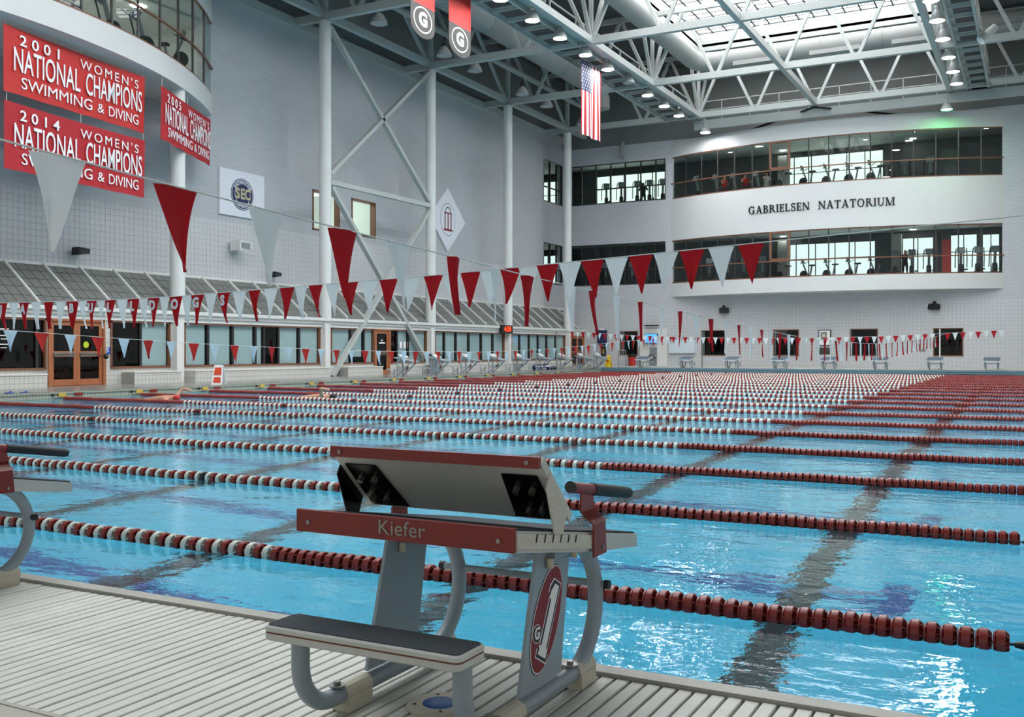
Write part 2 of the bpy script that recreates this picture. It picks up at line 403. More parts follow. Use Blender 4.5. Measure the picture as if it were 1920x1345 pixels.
# ---- end wall
eh = [(-27.05, -20.6, 10.65, 13.2), (-27.05, -20.6, 5.42, 8.05), (-20.1, -1.75, 10.6, 13.25), (-20.1, -1.75, 5.38, 8.05),
      (-18.28, -16.79, 0.93, 2.48), (-13.91, -12.42, 0.93, 2.48), (-9.55, -8.05, 0.93, 2.48), (-5.16, -3.65, 0.93, 2.48), (-23.6, -22.4, 0.95, 2.48)]
we = struct('wall_end', holed(MB(), 'y', YF, YF + 0.25, -28, 9, ZF - 0.3, 4.0, eh), 'wall_tile_xz', 'white tiled lower end wall behind the far blocks')
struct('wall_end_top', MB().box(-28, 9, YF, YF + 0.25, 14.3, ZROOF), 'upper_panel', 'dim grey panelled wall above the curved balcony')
struct('wall_end_upper', holed(MB(), 'y', YF, YF + 0.25, -28, 9, 4.0, 14.3, eh), 'wall_block_xz', 'grey-white upper end wall around the curved balcony')
# ---- the walls behind and beside the camera close the hall
struct('wall_right', MB().box(9, 9.3, -8, YF + 0.3, -0.3, ZROOF), 'hall_white', 'white wall beyond the right deck')
struct('wall_back', MB().box(-28, 9, -8.3, -8, -0.3, ZROOF), 'hall_white', 'white wall behind the near deck')
struct('floor_back', MB().box(-31, 9, -8, -2, -0.3, 0.1), 'concrete', 'deck floor behind the near end')
# ---- glazed base of the side wall
bays = []   # (y0, y1, mullions)
DOORS = [(19.86, 21.8), (36.31, 37.38), (57.3, 59.2)]
WINS = [(15.0, 19.75, [17.2, 19.45]), (22.06, 24.52, [23.28]), (25.14, 32.49, [26.29, 27.51, 28.71, 29.18, 29.99, 31.22]),
        (33.19, 36.25, [34.6, 35.52]), (37.44, 40.52, [38.06, 39.0]), (41.25, 48.4, [42.2, 43.31, 44.6, 45.9, 47.16]), (49.2, 56.35, [50.3, 51.5, 52.67, 53.82, 55.09])]
lh = [(a, b, ZD - 0.01, 2.2) for a, b in DOORS] + [(a, b, 0.68, 2.2) for a, b, _ in WINS]
struct('wall_left_base', holed(MB(), 'x', XW - 0.2, XW, -2, YF, ZD - 0.2, 2.3, lh), 'tile_yz', 'tiled base wall with office windows and doors')
mb = MB().box(XW - 0.3, XW + 0.06, -2, YF, 2.2, 2.34); mb.box(XW - 0.3, XW + 0.12, -2, YF, 2.34, 2.46); mb.box(XW - 0.3, XW + 0.2, -2, YF, 2.46, 2.58)
struct('trim_2', mb, 'white_paint', 'stepped white eave beam over the office windows')
# office rooms behind the base wall
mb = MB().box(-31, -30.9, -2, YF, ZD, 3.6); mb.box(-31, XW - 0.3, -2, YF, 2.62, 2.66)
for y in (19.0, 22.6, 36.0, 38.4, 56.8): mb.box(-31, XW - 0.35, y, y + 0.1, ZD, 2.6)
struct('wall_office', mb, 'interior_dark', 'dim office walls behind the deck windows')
# ---- sloped glazing strip above the offices
sg = sgroup('sloped_glazing', 'sloped grey glazing strip with white bars above the office windows')
EV0 = Vector((XW + 0.1, 0, 2.58)); EV1 = Vector((XU + 0.02, 0, 3.95)); SL = (EV1 - EV0)
P_ = 1.3375; ys0 = 24.8 - 8 * P_
pm = MB(); nx, nz_ = 4, 5
nrm = Vector((SL.z, 0, -SL.x)).normalized()
for i in range(nx):
    for j in range(nz_):
        y0, y1 = P_ * i / nx + 0.012, P_ * (i + 1) / nx - 0.012
        a, b = j / nz_ + 0.006, (j + 1) / nz_ - 0.006
        pm.slab(SL * a + Vector((0, y0, 0)), SL * a + Vector((0, y1, 0)), SL * b + Vector((0, y1, 0)), SL * b + Vector((0, y0, 0)), 0.02)
pm.mi = 1
pm.slab(Vector((0, 0, 0)) - nrm * 0.01, Vector((0, P_, 0)) - nrm * 0.01, SL + Vector((0, P_, 0)) - nrm * 0.01, SL - nrm * 0.01, 0.008)
pme = pm.mesh('glass_panel', ['skylight_pane', 'skylight_joint'])
bm_ = MB().beam(Vector((0, 0, 0)), SL, 0.07, 0.09, up=nrm).mesh('glazing_bar', 'white_paint')
n = int((YF - ys0) / P_)
for k in range(n + 1):
    y = ys0 + k * P_
    put('glazing_bar', bm_, sg, EV0 + Vector((0, y, 0)) + nrm * 0.04)
    if y + P_ <= YF: put('glass_panel', pme, sg, EV0 + Vector((0, y, 0)))
# ---- columns
for i, y in enumerate(COLY):
    c = struct('column' if i == 0 else 'column', MB().lathe([(0.25, 2.45), (0.25, ZC - 0.2 if i else 10.1)], 24, 'z', (XW + 0.06, y, 0)), 'column_paint',
               'round white steel column, %s from the glass doors' % ORD[i], True)
    MB().box(XW - 0.15, XW + 0.2, y - 0.16, y + 0.16, ZD, 2.5).build('shaft', 'column_paint', c)
    if i == 0: continue
    MB().box(XW - 0.12, XW + 0.24, y - 0.18, y + 0.18, ZC - 0.22, ZC - 0.14).build('cap_plate', 'steel_paint', c)
    MB().box(XW - 0.03, XW + 0.15, y - 0.1, y + 0.1, ZC, ZROOF).build('post', 'steel_paint', c)
# ---- cross bracing in one bay
br = sgroup('cross_bracing', 'white diagonal bracing between the second and third columns')
xb = XW + 0.1
for p, q in (((33.0, 14.6), (40.6, 8.35)), ((40.55, 14.6), (33.0, 8.55)), ((33.0, 8.2), (40.6, 8.2)), ((33.1, 8.0), (40.2, 0.9)), ((40.6, 8.0), (33.15, ZD))):
    MB().beam((xb, p[0], p[1]), (xb, q[0], q[1]), 0.16 if p[1] != q[1] else 0.2, 0.22, up=(1, 0, 0)).build('brace', 'steel_paint', br)
# ---- roof
SKX0, SKX1, SKY0, SKY1, SKZ = -17.4, -4.4, 2.0, 56.2, 19.56
mb = MB()
for x0, x1, y0, y1 in ((-28, SKX0, -8, 60), (SKX1, 9, -8, 60), (SKX0, SKX1, -8, SKY0), (SKX0, SKX1, SKY1, 60)):
    mb.box(x0, x1, y0, y1, ZROOF, ZROOF + 0.15)
rf = struct('ceiling', mb, 'roof_dark', 'dark grey underside of the roof deck')
mb = MB()
mb.box(SKX0 - 0.1, SKX0, SKY0, SKY1, ZROOF - 0.25, SKZ); mb.box(SKX1, SKX1 + 0.1, SKY0, SKY1, ZROOF - 0.25, SKZ)
mb.box(SKX0, SKX1, SKY1, SKY1 + 0.1, ZROOF - 0.25, SKZ)
mb.build('curb', 'steel_paint', rf)
sk = sgroup('roof_skylight', 'bright gridded translucent skylight in the middle of the roof', (0, 0, SKZ))
NX, NY = 8, 20; dx, dy = (SKX1 - SKX0) / NX, (SKY1 - SKY0) / NY
sme = MB().slab((0.04, 0.04, 0), (0.04, dy - 0.04, 0), (dx - 0.04, dy - 0.04, 0), (dx - 0.04, 0.04, 0), 0.02).mesh('roof_panel', 'roof_panel')
for i in range(NX):
    for j in range(NY): put('roof_panel', sme, sk, (SKX0 + i * dx, SKY0 + j * dy, SKZ + 0.02))
mb = MB()
for i in range(NX * 2 + 1): mb.box(SKX0 + i * dx / 2 - 0.04, SKX0 + i * dx / 2 + 0.04, SKY0, SKY1, SKZ - 0.06, SKZ - 0.003)
mb.build('skylight_bars', 'roof_dark', sk)
mb = MB()
for j in range(NY * 4 + 1): mb.box(SKX0, SKX1, SKY0 + j * dy / 4 - 0.02, SKY0 + j * dy / 4 + 0.02, SKZ - 0.05, SKZ - 0.004)
mb.build('skylight_bars', 'roof_dark', sk)
# trusses across the hall
for i, y in enumerate(COLY):
    t = sgroup('roof_truss', 'white steel truss across the hall, %s from the camera end' % ORD[i], (0, y, ZC))
    MB().beam((XU, y, ZC), (8.5, y, ZC), 0.26, 0.32).build('bottom_chord', 'steel_paint', t)
    MB().beam((XU, y, ZTOP), (8.5, y, ZTOP), 0.2, 0.24).build('top_chord', 'steel_paint', t)
    for k in range(-4, 6):
        x = -10.9 + 3.35 * k
        for s_ in (-1, 1):
            MB().beam((x + s_ * 0.12, y, ZC + 0.1), (x + s_ * 1.675, y, ZTOP), 0.15, 0.15).build('diagonal', 'steel_paint', t)
for i, x in enumerate((-17.55, -10.95, -4.15, 2.6)):
    t = sgroup('roof_girder', ('white lengthwise roof girder above the flag', 'lengthwise roof tie below the middle of the skylight',
                              'white lengthwise roof girder beside the lamp rack', 'lengthwise roof girder past the lamp rack')[i], (x, 0, ZC))
    MB().beam((x, 14, ZC), (x, 57.4, ZC), 0.24, 0.3).build('bottom_chord', 'steel_paint', t)
    if i == 1: continue
    MB().beam((x, 14, ZTOP), (x, 57.4, ZTOP), 0.18, 0.2).build('top_chord', 'steel_paint', t)
    for y in COLY:
        MB().beam((x, y, ZC), (x, y, ZTOP), 0.16, 0.16).build('post', 'steel_paint', t)
        for s_ in (-1, 1):
            MB().beam((x, y + s_ * 0.1, ZC + 0.1), (x, y + s_ * 2.0, ZTOP), 0.15, 0.15).build('diagonal', 'steel_paint', t)
t = sgroup('eave_beam', 'long white edge beam joining the column heads', (XW, 0, ZC))
MB().beam((XW, -2, ZC + 0.1), (XW, 59.4, ZC + 0.1), 0.24, 0.3).build('beam', 'steel_paint', t)
for y0, y1 in zip([16.8] + COLY, COLY):
    MB().beam((XW, (y0 + y1) / 2, ZTOP), (XW, y1 - 0.2, ZC + 0.15), 0.14, 0.14).build('diagonal', 'steel_paint', t)
struct('trim_3', MB().beam((XU + 0.12, -2, ZC - 0.05), (XU + 0.12, YF, ZC - 0.05), 0.26, 0.36), 'steel_paint', 'ledger beam along the top of the side wall')
# ------------------------------------------------------------------ slatted deck at the near end
gr = sgroup('floor_slatted_deck', 'pale slatted drain grating under the near starting blocks', (0, 2.6, 0.11))
MB().box(-30, PX1 + 0.3, 2.0, 3.22, -0.3, 0.02).build('channel', 'void', gr)
pitch = 0.0556
sl = MB()
sl.prism([(-0.0232, -0.03), (0.0232, -0.03), (0.0232, -0.003), (0.020, 0.0), (-0.020, 0.0), (-0.0232, -0.003)], -0.57, 0.57, 'xz')
sme = sl.mesh('slat', 'slat')
for k in range(170):
    put('slat', sme, gr, (0.35 - k * pitch, 2.64, 0.11 + random.uniform(-0.0012, 0.0012)))
mb = MB()
for y in (2.35, 2.8, 3.12): mb.box(-9.2, 0.4, y - 0.008, y + 0.008, 0.05, 0.085)
mb.build('cross_rod', 'coping', gr)
mb = MB().box(-30, PX1 + 0.3, 3.215, 3.31, -0.2, 0.118); mb.box(-30, PX1 + 0.3, 3.31, 3.40, -0.2, 0.085); mb.box(-30, PX1 + 0.3, 3.216, 3.235, 0.118, 0.124)
struct('trim_4', mb, 'coping', 'worn grey pool coping along the slatted deck')
mb = MB().box(-30, PX1, 2.055, 2.075, -0.1, 0.118)
struct('trim_5', mb, 'coping', 'thin metal edge between concrete and grating')
# floor anchor cover under the block
dc = thing('anchor_cover', 'round cream deck cover with a blue cap beneath the numbered block', 'cover', (-1.683, 2.70, 0.11))
MB().lathe([(0.105, 0.0), (0.105, 0.008), (0.098, 0.012), (0.055, 0.012), (0.055, 0.0)], 40, 'z', (-1.683, 2.70, 0.11), True).build('ring', 'pad_cream', dc, True)
MB().lathe([(0.054, 0.0), (0.054, 0.013), (0.05, 0.015), (0.0, 0.015)], 32, 'z', (-1.683, 2.70, 0.11)).build('cap', 'disc_blue', dc, True)
for a in (0.6, 2.2, 3.8, 5.3):
    MB().lathe([(0.005, 0), (0.005, 0.014), (0, 0.014)], 8, 'z', (-1.683 + 0.08 * math.cos(a), 2.70 + 0.08 * math.sin(a), 0.11)).build('screw', 'steel_dark', dc)

# ------------------------------------------------------------------ starting block (swimmer faces +Y); local frame: x across, y forward, origin on deck
def arc(c, r, a0, a1, n=10):
    return [(c[0] + r * math.cos(a0 + (a1 - a0) * i / n), c[1] + r * math.sin(a0 + (a1 - a0) * i / n)) for i in range(n + 1)]
def starting_block(detail=True, top='grit'):
    t = thing('starting_block', 'starting block', 'starting block')
    W = 0.382; X1 = 0.285
    zt = lambda y: 0.634 - 0.1693 * (y - 0.0)                     # top of the platform over the deck
    # platform body (y from 0 rear to 0.97 front)
    pf_ = MB().prism([(0.012, zt(0.012) - 0.066), (0.012, zt(0.012) - 0.004), (0.97, zt(0.97) - 0.004), (0.97, zt(0.97) - 0.05), (0.6, zt(0.6) - 0.066)], -W + 0.006, W - 0.006, 'yz').build('platform', 'block_white', t)
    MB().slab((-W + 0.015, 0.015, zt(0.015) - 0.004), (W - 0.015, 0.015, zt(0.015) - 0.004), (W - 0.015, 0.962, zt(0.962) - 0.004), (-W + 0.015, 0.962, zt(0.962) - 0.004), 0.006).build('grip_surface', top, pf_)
    if detail:
        MB().box(-W, W, -0.004, 0.013, zt(0) - 0.066, zt(0) + 0.002).build('rear_panel', 'block_red', t)
        for x in (-0.335, 0.335): MB().lathe([(0.007, -0.008), (0.007, -0.004), (0, -0.003)][::-1], 10, 'y', (x, 0.0, zt(0) - 0.035)).build('screw', 'steel', t)
        text('lettering', 'Kiefer', 'steel', t, (0.01, -0.005, zt(0) - 0.03), 0.062, FACE_Y, 0.001, 0.0, 1.1)
        MB().box(-W - 0.001, -W + 0.006, 0.0, 0.97, zt(0.5) - 0.02, zt(0.5) - 0.012)
        # slotted side rails
        for s_ in (-1, 1):
            r_ = MB().prism([(0.01, zt(0.01) - 0.055), (0.01, zt(0.01) - 0.012), (0.55, zt(0.55) - 0.012), (0.55, zt(0.55) - 0.055)], s_ * (W - 0.006), s_ * (W + 0.006), 'yz').build('side_rail', 'rust_white', t)
            for k in range(6):
                y = 0.12 + k * 0.055
                MB().prism([(y, zt(y) - 0.036), (y + 0.006, zt(y) - 0.036), (y + 0.016, zt(y) - 0.013), (y + 0.008, zt(y) - 0.013)], s_ * (W + 0.006), s_ * (W + 0.0075), 'yz').build('slot', 'steel_dark', r_)
    # wedge: tilted back plate
    a = Vector((0, 0.17, 0.797)); b = Vector((0, 0.37, 0.601)); d = (b - a); nn = Vector((0, -d.z, d.y)).normalized()
    if top != 'far_top': wd = MB().slab(a + Vector((-W, 0, 0)), a + Vector((W, 0, 0)), b + Vector((W, 0, 0)), b + Vector((-W, 0, 0)), 0.028 if nn.z > 0 else -0.028).build('wedge_plate', 'block_white', t)
    if detail:
        e0 = a - Vector((0, 0.004, 0.0)) + Vector((0, 0, 0.02))
        MB().box(-W + 0.003, W - 0.003, a.y - 0.012, a.y + 0.004, a.z - 0.012, a.z + 0.022).build('edge_strip', 'block_red', wd)
        for x in (-0.34, 0.34): MB().lathe([(0.007, -0.016), (0.007, -0.012), (0, -0.018)], 10, 'y', (x, a.y, a.z + 0.005)).build('screw', 'steel', wd)
        dn = d.normalized(); und = -nn if nn.z > 0 else nn
        for s_ in (-1, 1):
            # mirror plate on the underside and side arm down to the slotted rail
            p0 = a + dn * 0.05; p1 = a + dn * 0.265
            m1 = MB(); xo, xi = s_ * (W - 0.03), s_ * (W - 0.15)
            m1.add([(xo, *(p0 + und * 0.003).yz), (xi, *(p0 + und * 0.003).yz), (xi - s_ * 0.03, *(p1 + und * 0.003).yz), (xo, *(p1 + und * 0.003).yz),
                    (xo, *(p0 + und * 0.007).yz), (xi, *(p0 + und * 0.007).yz), (xi - s_ * 0.03, *(p1 + und * 0.007).yz), (xo, *(p1 + und * 0.007).yz)],
                   [(0, 1, 2, 3), (7, 6, 5, 4), (0, 4, 5, 1), (1, 5, 6, 2), (2, 6, 7, 3), (3, 7, 4, 0)])
            bk = m1.build('bracket', 'steel_dark', wd)
            for u_, v_ in ((0.3, 0.3), (0.75, 0.3), (0.3, 0.75), (0.7, 0.8)):
                c_ = p0.lerp(p1, v_) + und * 0.007; xx = xo + (xi - xo) * u_
                MB().tube([(xx, c_.y, c_.z), (xx, c_.y + und.y * 0.02, c_.z + und.z * 0.02)], 0.011, 6).build('nut', 'steel', bk)
            MB().prism([(a.y + 0.03, a.z - 0.075), (a.y + 0.055, a.z - 0.03), (b.y - 0.03, b.z + 0.03), (b.y - 0.055, b.z - 0.03), (b.y - 0.085, b.z - 0.075), (b.y - 0.13, b.z - 0.06), (b.y - 0.115, b.z - 0.02)],
                       s_ * (W + 0.001) - 0.002, s_ * (W + 0.001) + 0.003, 'yz').build('side_arm', 'rust_white' if s_ > 0 else 'steel_dark', wd)
        # side handles
        for s_ in (-1, 1):
            h = MB(); xs = s_ * (W + 0.008)
            y0, y1 = 0.53, 0.635
            prof = [(0.0, zt(0.58) - 0.075), (0.0, zt(0.58) + 0.03), (-0.045 * s_, zt(0.58) + 0.068), (-0.045 * s_, zt(0.58) + 0.13)]
            for (p_, q_) in zip(prof, prof[1:]):
                o_ = 0.006 * s_
                h.add([(xs + p_[0], y0, p_[1]), (xs + p_[0], y1, p_[1]), (xs + q_[0], y1 - 0.01, q_[1]), (xs + q_[0], y0, q_[1]),
                       (xs + p_[0] + o_, y0, p_[1]), (xs + p_[0] + o_, y1, p_[1]), (xs + q_[0] + o_, y1 - 0.01, q_[1]), (xs + q_[0] + o_, y0, q_[1])],
                      [(0, 1, 2, 3), (7, 6, 5, 4), (0, 4, 5, 1), (1, 5, 6, 2), (2, 6, 7, 3), (3, 7, 4, 0)])
            hb = h.build('handle_bracket', 'block_red', t)
            xh = xs - 0.045 * s_ + 0.003 * s_; zc_ = zt(0.58) + 0.142; sl_ = -0.16
            L_ = lambda y: (xh, y, zc_ + sl_ * (y - 0.56))
            MB().tube([L_(0.455), L_(0.62)], 0.0185, 14).build('sleeve', 'block_red', hb, True)
            MB().tube([L_(0.62), L_(0.94), L_(0.96), L_(0.968)], [0.0215, 0.0215, 0.018, 0.008], 14).build('grip', 'grip', hb, True)
            MB().tube([L_(0.448), L_(0.457)], 0.0195, 14).build('end_cap', 'black', hb, True)
            MB().lathe([(0.007, 0), (0.007, 0.004), (0, 0.005)], 10, 'x', (xs + 0.006 * s_, 0.6, zt(0.6) - 0.05)).build('screw', 'steel', hb)
    # frame: rails on the deck, rear legs up to the step, curved front tubes
    for s_ in (-1, 1):
        xr = s_ * 0.278 + 0.012; R = 0.0275; zr = 0.055
        path = [(xr, -0.125, 0.30), (xr, -0.125, 0.20)] + [(xr, y, z) for y, z in arc((0.02, 0.20), 0.145, PI, 1.5 * PI)] + [(xr, 0.45, zr)]
        fr_ = [(xr, 0.45, zr)] + [(xr, y, z) for y, z in arc((0.575, 0.27), 0.215, -PI / 2, PI / 2, 14)] + [(xr, 0.4, 0.485)]
        rl = MB().tube(path + fr_[1:], R, 14).build('frame_tube', 'block_grey', t, True)
        sp_ = MB().prism([(0.2, 0.09), (0.49, 0.09), (0.56, 0.475), (0.32, 0.51)], xr - 0.006, xr + 0.006, 'yz').build('side_plate', 'block_grey', t)
        for y in (0.13, 0.655):
            pd_ = MB().tube([(xr, y - 0.065, 0.055), (xr, y + 0.065, 0.055)], 0.0335, 14).box(xr - 0.034, xr + 0.034, y - 0.06, y + 0.06, 0.0, 0.05).build('foot_pad', 'pad_cream', t)
        if detail:
            for y in (0.0 if s_ < 0 else 0.21, 0.575):
                bo = MB().lathe([(0.026, 0.085), (0.026, 0.09), (0.011, 0.09), (0.011, 0.101), (0, 0.101)], 12, 'z', (xr - s_ * 0.0, y + (0.05 if s_ < 0 else -0.19 if y < 0.3 else 0), 0)).build('bolt', 'steel', t)
            for y in (0.38, 0.56): MB().lathe([(0.012, -0.03), (0.012, 0.0)], 8, 'z', (xr + 0.02, y, 0.478)).build('stud', 'pad_cream', t, True)
    MB().tube([(-X1 - 0.05, 0.785, 0.315), (X1 + 0.05, 0.785, 0.315)], 0.013, 10).build('backstroke_bar', 'block_grey', t, True)
    for s_ in (-1, 1): MB().tube([(s_ * (X1 + 0.042), 0.785, 0.315), (s_ * (X1 + 0.06), 0.785, 0.315)], 0.016, 10).build('bar_cap', 'black', t, True)
    # step
    def rounded(x0, x1, y0, y1, r, n=5):
        pts = []
        for cx, cy, a in ((x1 - r, y1 - r, 0), (x0 + r, y1 - r, PI / 2), (x0 + r, y0 + r, PI), (x1 - r, y0 + r, 1.5 * PI)):
            pts += [(cx + r * math.cos(a + PI / 2 * i / n), cy + r * math.sin(a + PI / 2 * i / n)) for i in range(n + 1)]
        return pts
    st = MB(); o_ = rounded(-0.333, 0.333, -0.215, -0.065, 0.022); i_ = rounded(-0.328, 0.328, -0.21, -0.07, 0.02); nn_ = len(o_)
    lv = [(i_, 0.288), (o_, 0.293), (o_, 0.309), (i_, 0.311), (i_, 0.3125), (o_, 0.3145), (o_, 0.326), (i_, 0.331)]
    st.add([(x, y, z) for ring, z in lv for x, y in ring],
           [(k * nn_ + j, k * nn_ + (j + 1) % nn_, (k + 1) * nn_ + (j + 1) % nn_, (k + 1) * nn_ + j) for k in range(len(lv) - 1) for j in range(nn_)] + [tuple(range(nn_))[::-1], tuple((len(lv) - 1) * nn_ + j for j in range(nn_))])
    so = st.build('step', 'block_white', t)
    MB().prism(rounded(-0.325, 0.325, -0.207, -0.073, 0.018), 0.331, 0.3335, 'xy').build('grip_surface', 'grit', so)
    MB().prism(rounded(-0.3315, 0.3315, -0.2135, -0.0665, 0.021), 0.3095, 0.3125, 'xy').build('rust_seam', mat('rust', (128, 74, 54), 0.9, var=0.4, scale=60), so)
    return t
blk = starting_block(True)
blk.location = (-1.667, 2.45, 0.11)
tag(blk, 'grey and red starting block with the number 1 on its side plate', group='starting blocks on the slatted deck')
# decal on the outer face of the right side plate
def decal(parent, x, cy, cz, ang):
    """red oval with a black-and-white figure 1 and a small round letter badge; built in the plate's plane"""
    ca, sa = math.cos(ang), math.sin(ang)
    def T2(u, v): return (cy + u * ca - v * sa, cz + u * sa + v * ca)
    def ell(a, b, n=36): return [T2(a * math.cos(2 * PI * i / n), b * math.sin(2 * PI * i / n)) for i in range(n)]
    d = MB().prism(ell(0.094, 0.176), x, x + 0.0006, 'yz').build('decal', 'sign_dark', parent)
    def lay(name, poly, m, k): return MB().prism(poly, x + 0.0006 * k, x + 0.0006 * (k + 1), 'yz').build(name, m, d)
    lay('oval_line', ell(0.091, 0.173), 'print_white', 1)
    lay('oval', ell(0.087, 0.169), 'crimson', 2)
    one = [(-0.026, -0.115), (0.032, -0.115), (0.032, -0.085), (0.022, -0.085), (0.022, 0.115), (-0.008, 0.115), (-0.026, 0.085), (-0.026, 0.062), (-0.014, 0.062), (-0.014, -0.085), (-0.026, -0.085)]
    def grow(k):
        cx, cy_ = 0.004, 0.0
        return [T2(u + (k if u > cx else -k) + 0.012, v + (k if v > cy_ else -k)) for u, v in one]
    lay('numeral', grow(0.014), 'print_white', 3)
    lay('numeral', grow(0.010), 'sign_dark', 4)
    lay('numeral', grow(0.0), 'print_white', 5)
    bc = (-0.052, -0.062)
    def circ(r, n=24): return [T2(bc[0] + r * math.cos(2 * PI * i / n), bc[1] + r * 0.9 * math.sin(2 * PI * i / n)) for i in range(n)]
    lay('badge', circ(0.032), 'print_white', 6); lay('badge', circ(0.029), 'sign_dark', 7)
    p = T2(*bc)
    put('lettering', tm_g, d, (x + 0.0056, p[0], p[1]), FACE_X)
tm_g = text_mesh('G', 0.05, 0.0004, 0.002); tm_g.materials.clear(); tm_g.materials.append(MATS['print_white'])
b2 = dup(blk); b2.location = (-4.68, 2.45, 0.11)
tag(b2, 'starting block cut off by the left picture edge, red handle bracket and white platform', group='starting blocks on the slatted deck')
plates = [o for o in blk.children if o.name.startswith('side_plate')]
plate = max(plates, key=lambda o: sum(v.co.x for v in o.data.vertices))
decal(plate, -1.667 + 0.2965, 2.45 + 0.382, 0.11 + 0.287, -0.5)
# ------------------------------------------------------------------ lane ropes
def float_mesh(m, n=14):
    mb = MB(); r = 0.056; w_ = 0.018
    mb.lathe([(r - 0.004, -w_), (r, -w_ + 0.004), (r, w_ - 0.004), (r - 0.004, w_), (0.044, w_ - 0.004), (0.044, -w_ + 0.004)], n, 'x', ring=True)
    for k in range(6):
        a = 2 * PI * k / 6 + 0.3; c_, s_ = math.cos(a), math.sin(a)
        prof = [(-0.031, 0.012), (-0.031, 0.040), (-0.02, 0.050), (0.02, 0.050), (0.031, 0.040), (0.031, 0.012)]
        t_ = 0.004
        vs = [(x, rr * c_ - t_ * s_, rr * s_ + t_ * c_) for x, rr in prof] + [(x, rr * c_ + t_ * s_, rr * s_ - t_ * c_) for x, rr in prof]
        q = len(prof)
        mb.add(vs, [tuple(range(q)), tuple(range(2 * q - 1, q - 1, -1))] + [(i, q + i, q + (i + 1) % q, (i + 1) % q) for i in range(q)])
    mb.lathe([(0.014, -0.031), (0.014, 0.031)], 8, 'x')
    mb.lathe([(0.042, -0.031), (0.046, -0.031), (0.046, -0.024), (0.042, -0.024)], n, 'x', ring=True)
    return mb.mesh('float', m, smooth=True)
FM = {c: float_mesh('float_' + c) for c in ('red', 'white', 'black')}
lowf = [(0.03, -0.031), (0.046, -0.03), (0.056, -0.016), (0.056, 0.016), (0.046, 0.03), (0.03, 0.031)]
ROPEY = [4.64 + 2.5 * k for k in range(20)]
FP = 0.0665; XR = -0.14
for k, y in enumerate(ROPEY):
    d_ = ['nearest', 'second', 'third', 'fourth', 'fifth'][k] if k < 5 else ORD[k]
    rp = thing('lane_rope', '%s lane rope out from the slatted deck, red with white and red middle' % d_, 'lane rope', (XR, y, 0), 'lane ropes across the pool')
    MB().tube([(PX0 + 0.02, y, 0.02), (PX1 - 0.02, y, 0.02)], 0.006, 6).build('cable', 'cable', rp)
    MB().tube([(XR + 0.05, y, 0.02), (XR + 0.09, y, 0.02), (XR + 0.36, y, 0.03), (XR + 0.42, y, 0.03)], [0.012, 0.019, 0.019, 0.01], 8).build('turnbuckle', 'black', rp)
    n = int((XR - (PX0 + 0.35)) / FP)
    stuff = MB(); single = 0
    for i in range(n):
        x = XR - i * FP
        # the ropes hang a little slack between their anchors
        yy = y + 0.05 * math.sin((x + k * 3.1) * 0.45) * (1 if k else 0.6) ; z = 0.022 + 0.004 * math.sin(x * 7 + k)
        c = 'red' if (x > -3.95 or x < -17.65) else ('white' if i % 2 else 'red')
        if 0 <= -7.03 - x < FP or 0 <= -14.7 - x < FP: c = 'black'
        vis = (yy / -x if x < -0.01 else 99) > 0.62
        if k < 5 and single < 300 and vis:
            o = put('float', FM[c], rp, (x, yy, z), (random.uniform(0, 1.0), 0, 0)); single += 1
        else:
            stuff.mi = {'red': 0, 'white': 1, 'black': 2}[c]
            stuff.lathe(lowf, 8 if k > 9 else 10, 'x', (x, yy, z))
    if stuff.v: tag(stuff.build('float_string', ['float_red', 'float_white', 'float_black'], rp, True), kind='stuff')
# ------------------------------------------------------------------ pennant lines over the water
def interp(pts, a):
    if a <= pts[0][0]: return pts[0][1]
    for (a0, b0), (a1, b1) in zip(pts, pts[1:]):
        if a <= a1: return b0 + (b1 - b0) * (a - a0) / (a1 - a0)
    return pts[-1][1]
def pennant(name, parent, pos, run, wdt, hgt, m, twist=0.0, curl=0.0, lean=0.0, fold=1.0):
    """triangular cloth flag hung along direction run ('x' or 'y'); subdivided, rippled, slightly thick"""
    mb = MB(); R_, C_ = 9, 5; front = []
    ph = random.uniform(0, 6)
    for r in range(R_):
        v = r / (R_ - 1); hw = wdt / 2 * (1 - v) * (1 - 0.1 * math.sin(v * PI)) * fold + 0.002
        a = twist * v
        for c in range(C_):
            s = (c / (C_ - 1) - 0.5) * 2
            al = s * hw * math.cos(a) + lean * v * v
            de = s * hw * math.sin(a) + curl * v * v * hgt + 0.012 * math.sin(s * 2.5 + ph) * (0.3 + v) + (1 - fold) * 0.05 * (1 - abs(s))
            front.append((al, de, -hgt * v - 0.008 * abs(s) * (1 - v)))
    def W(p, o): 
        return (pos[0] + p[0], pos[1] + p[1] + o, pos[2] + p[2]) if run == 'x' else (pos[0] + p[1] + o, pos[1] + p[0], pos[2] + p[2])
    K = len(front); vs = [W(p, -0.001) for p in front] + [W(p, 0.001) for p in front]
    fs = []
    for r in range(R_ - 1):
        for c in range(C_ - 1):
            i = r * C_ + c; q = (i, i + 1, i + C_ + 1, i + C_)
            fs += [q, tuple(K + j for j in reversed(q))]
    mb.add(vs, fs)
    o = mb.build(name, m, parent, True)
    return o
def flag_rope(parent, pts, run, const, r=0.005):
    path = [((a, const, b) if run == 'x' else (const, a, b)) for a, b in pts]
    MB().tube(path, r, 6).build('line', 'rope_white', parent)
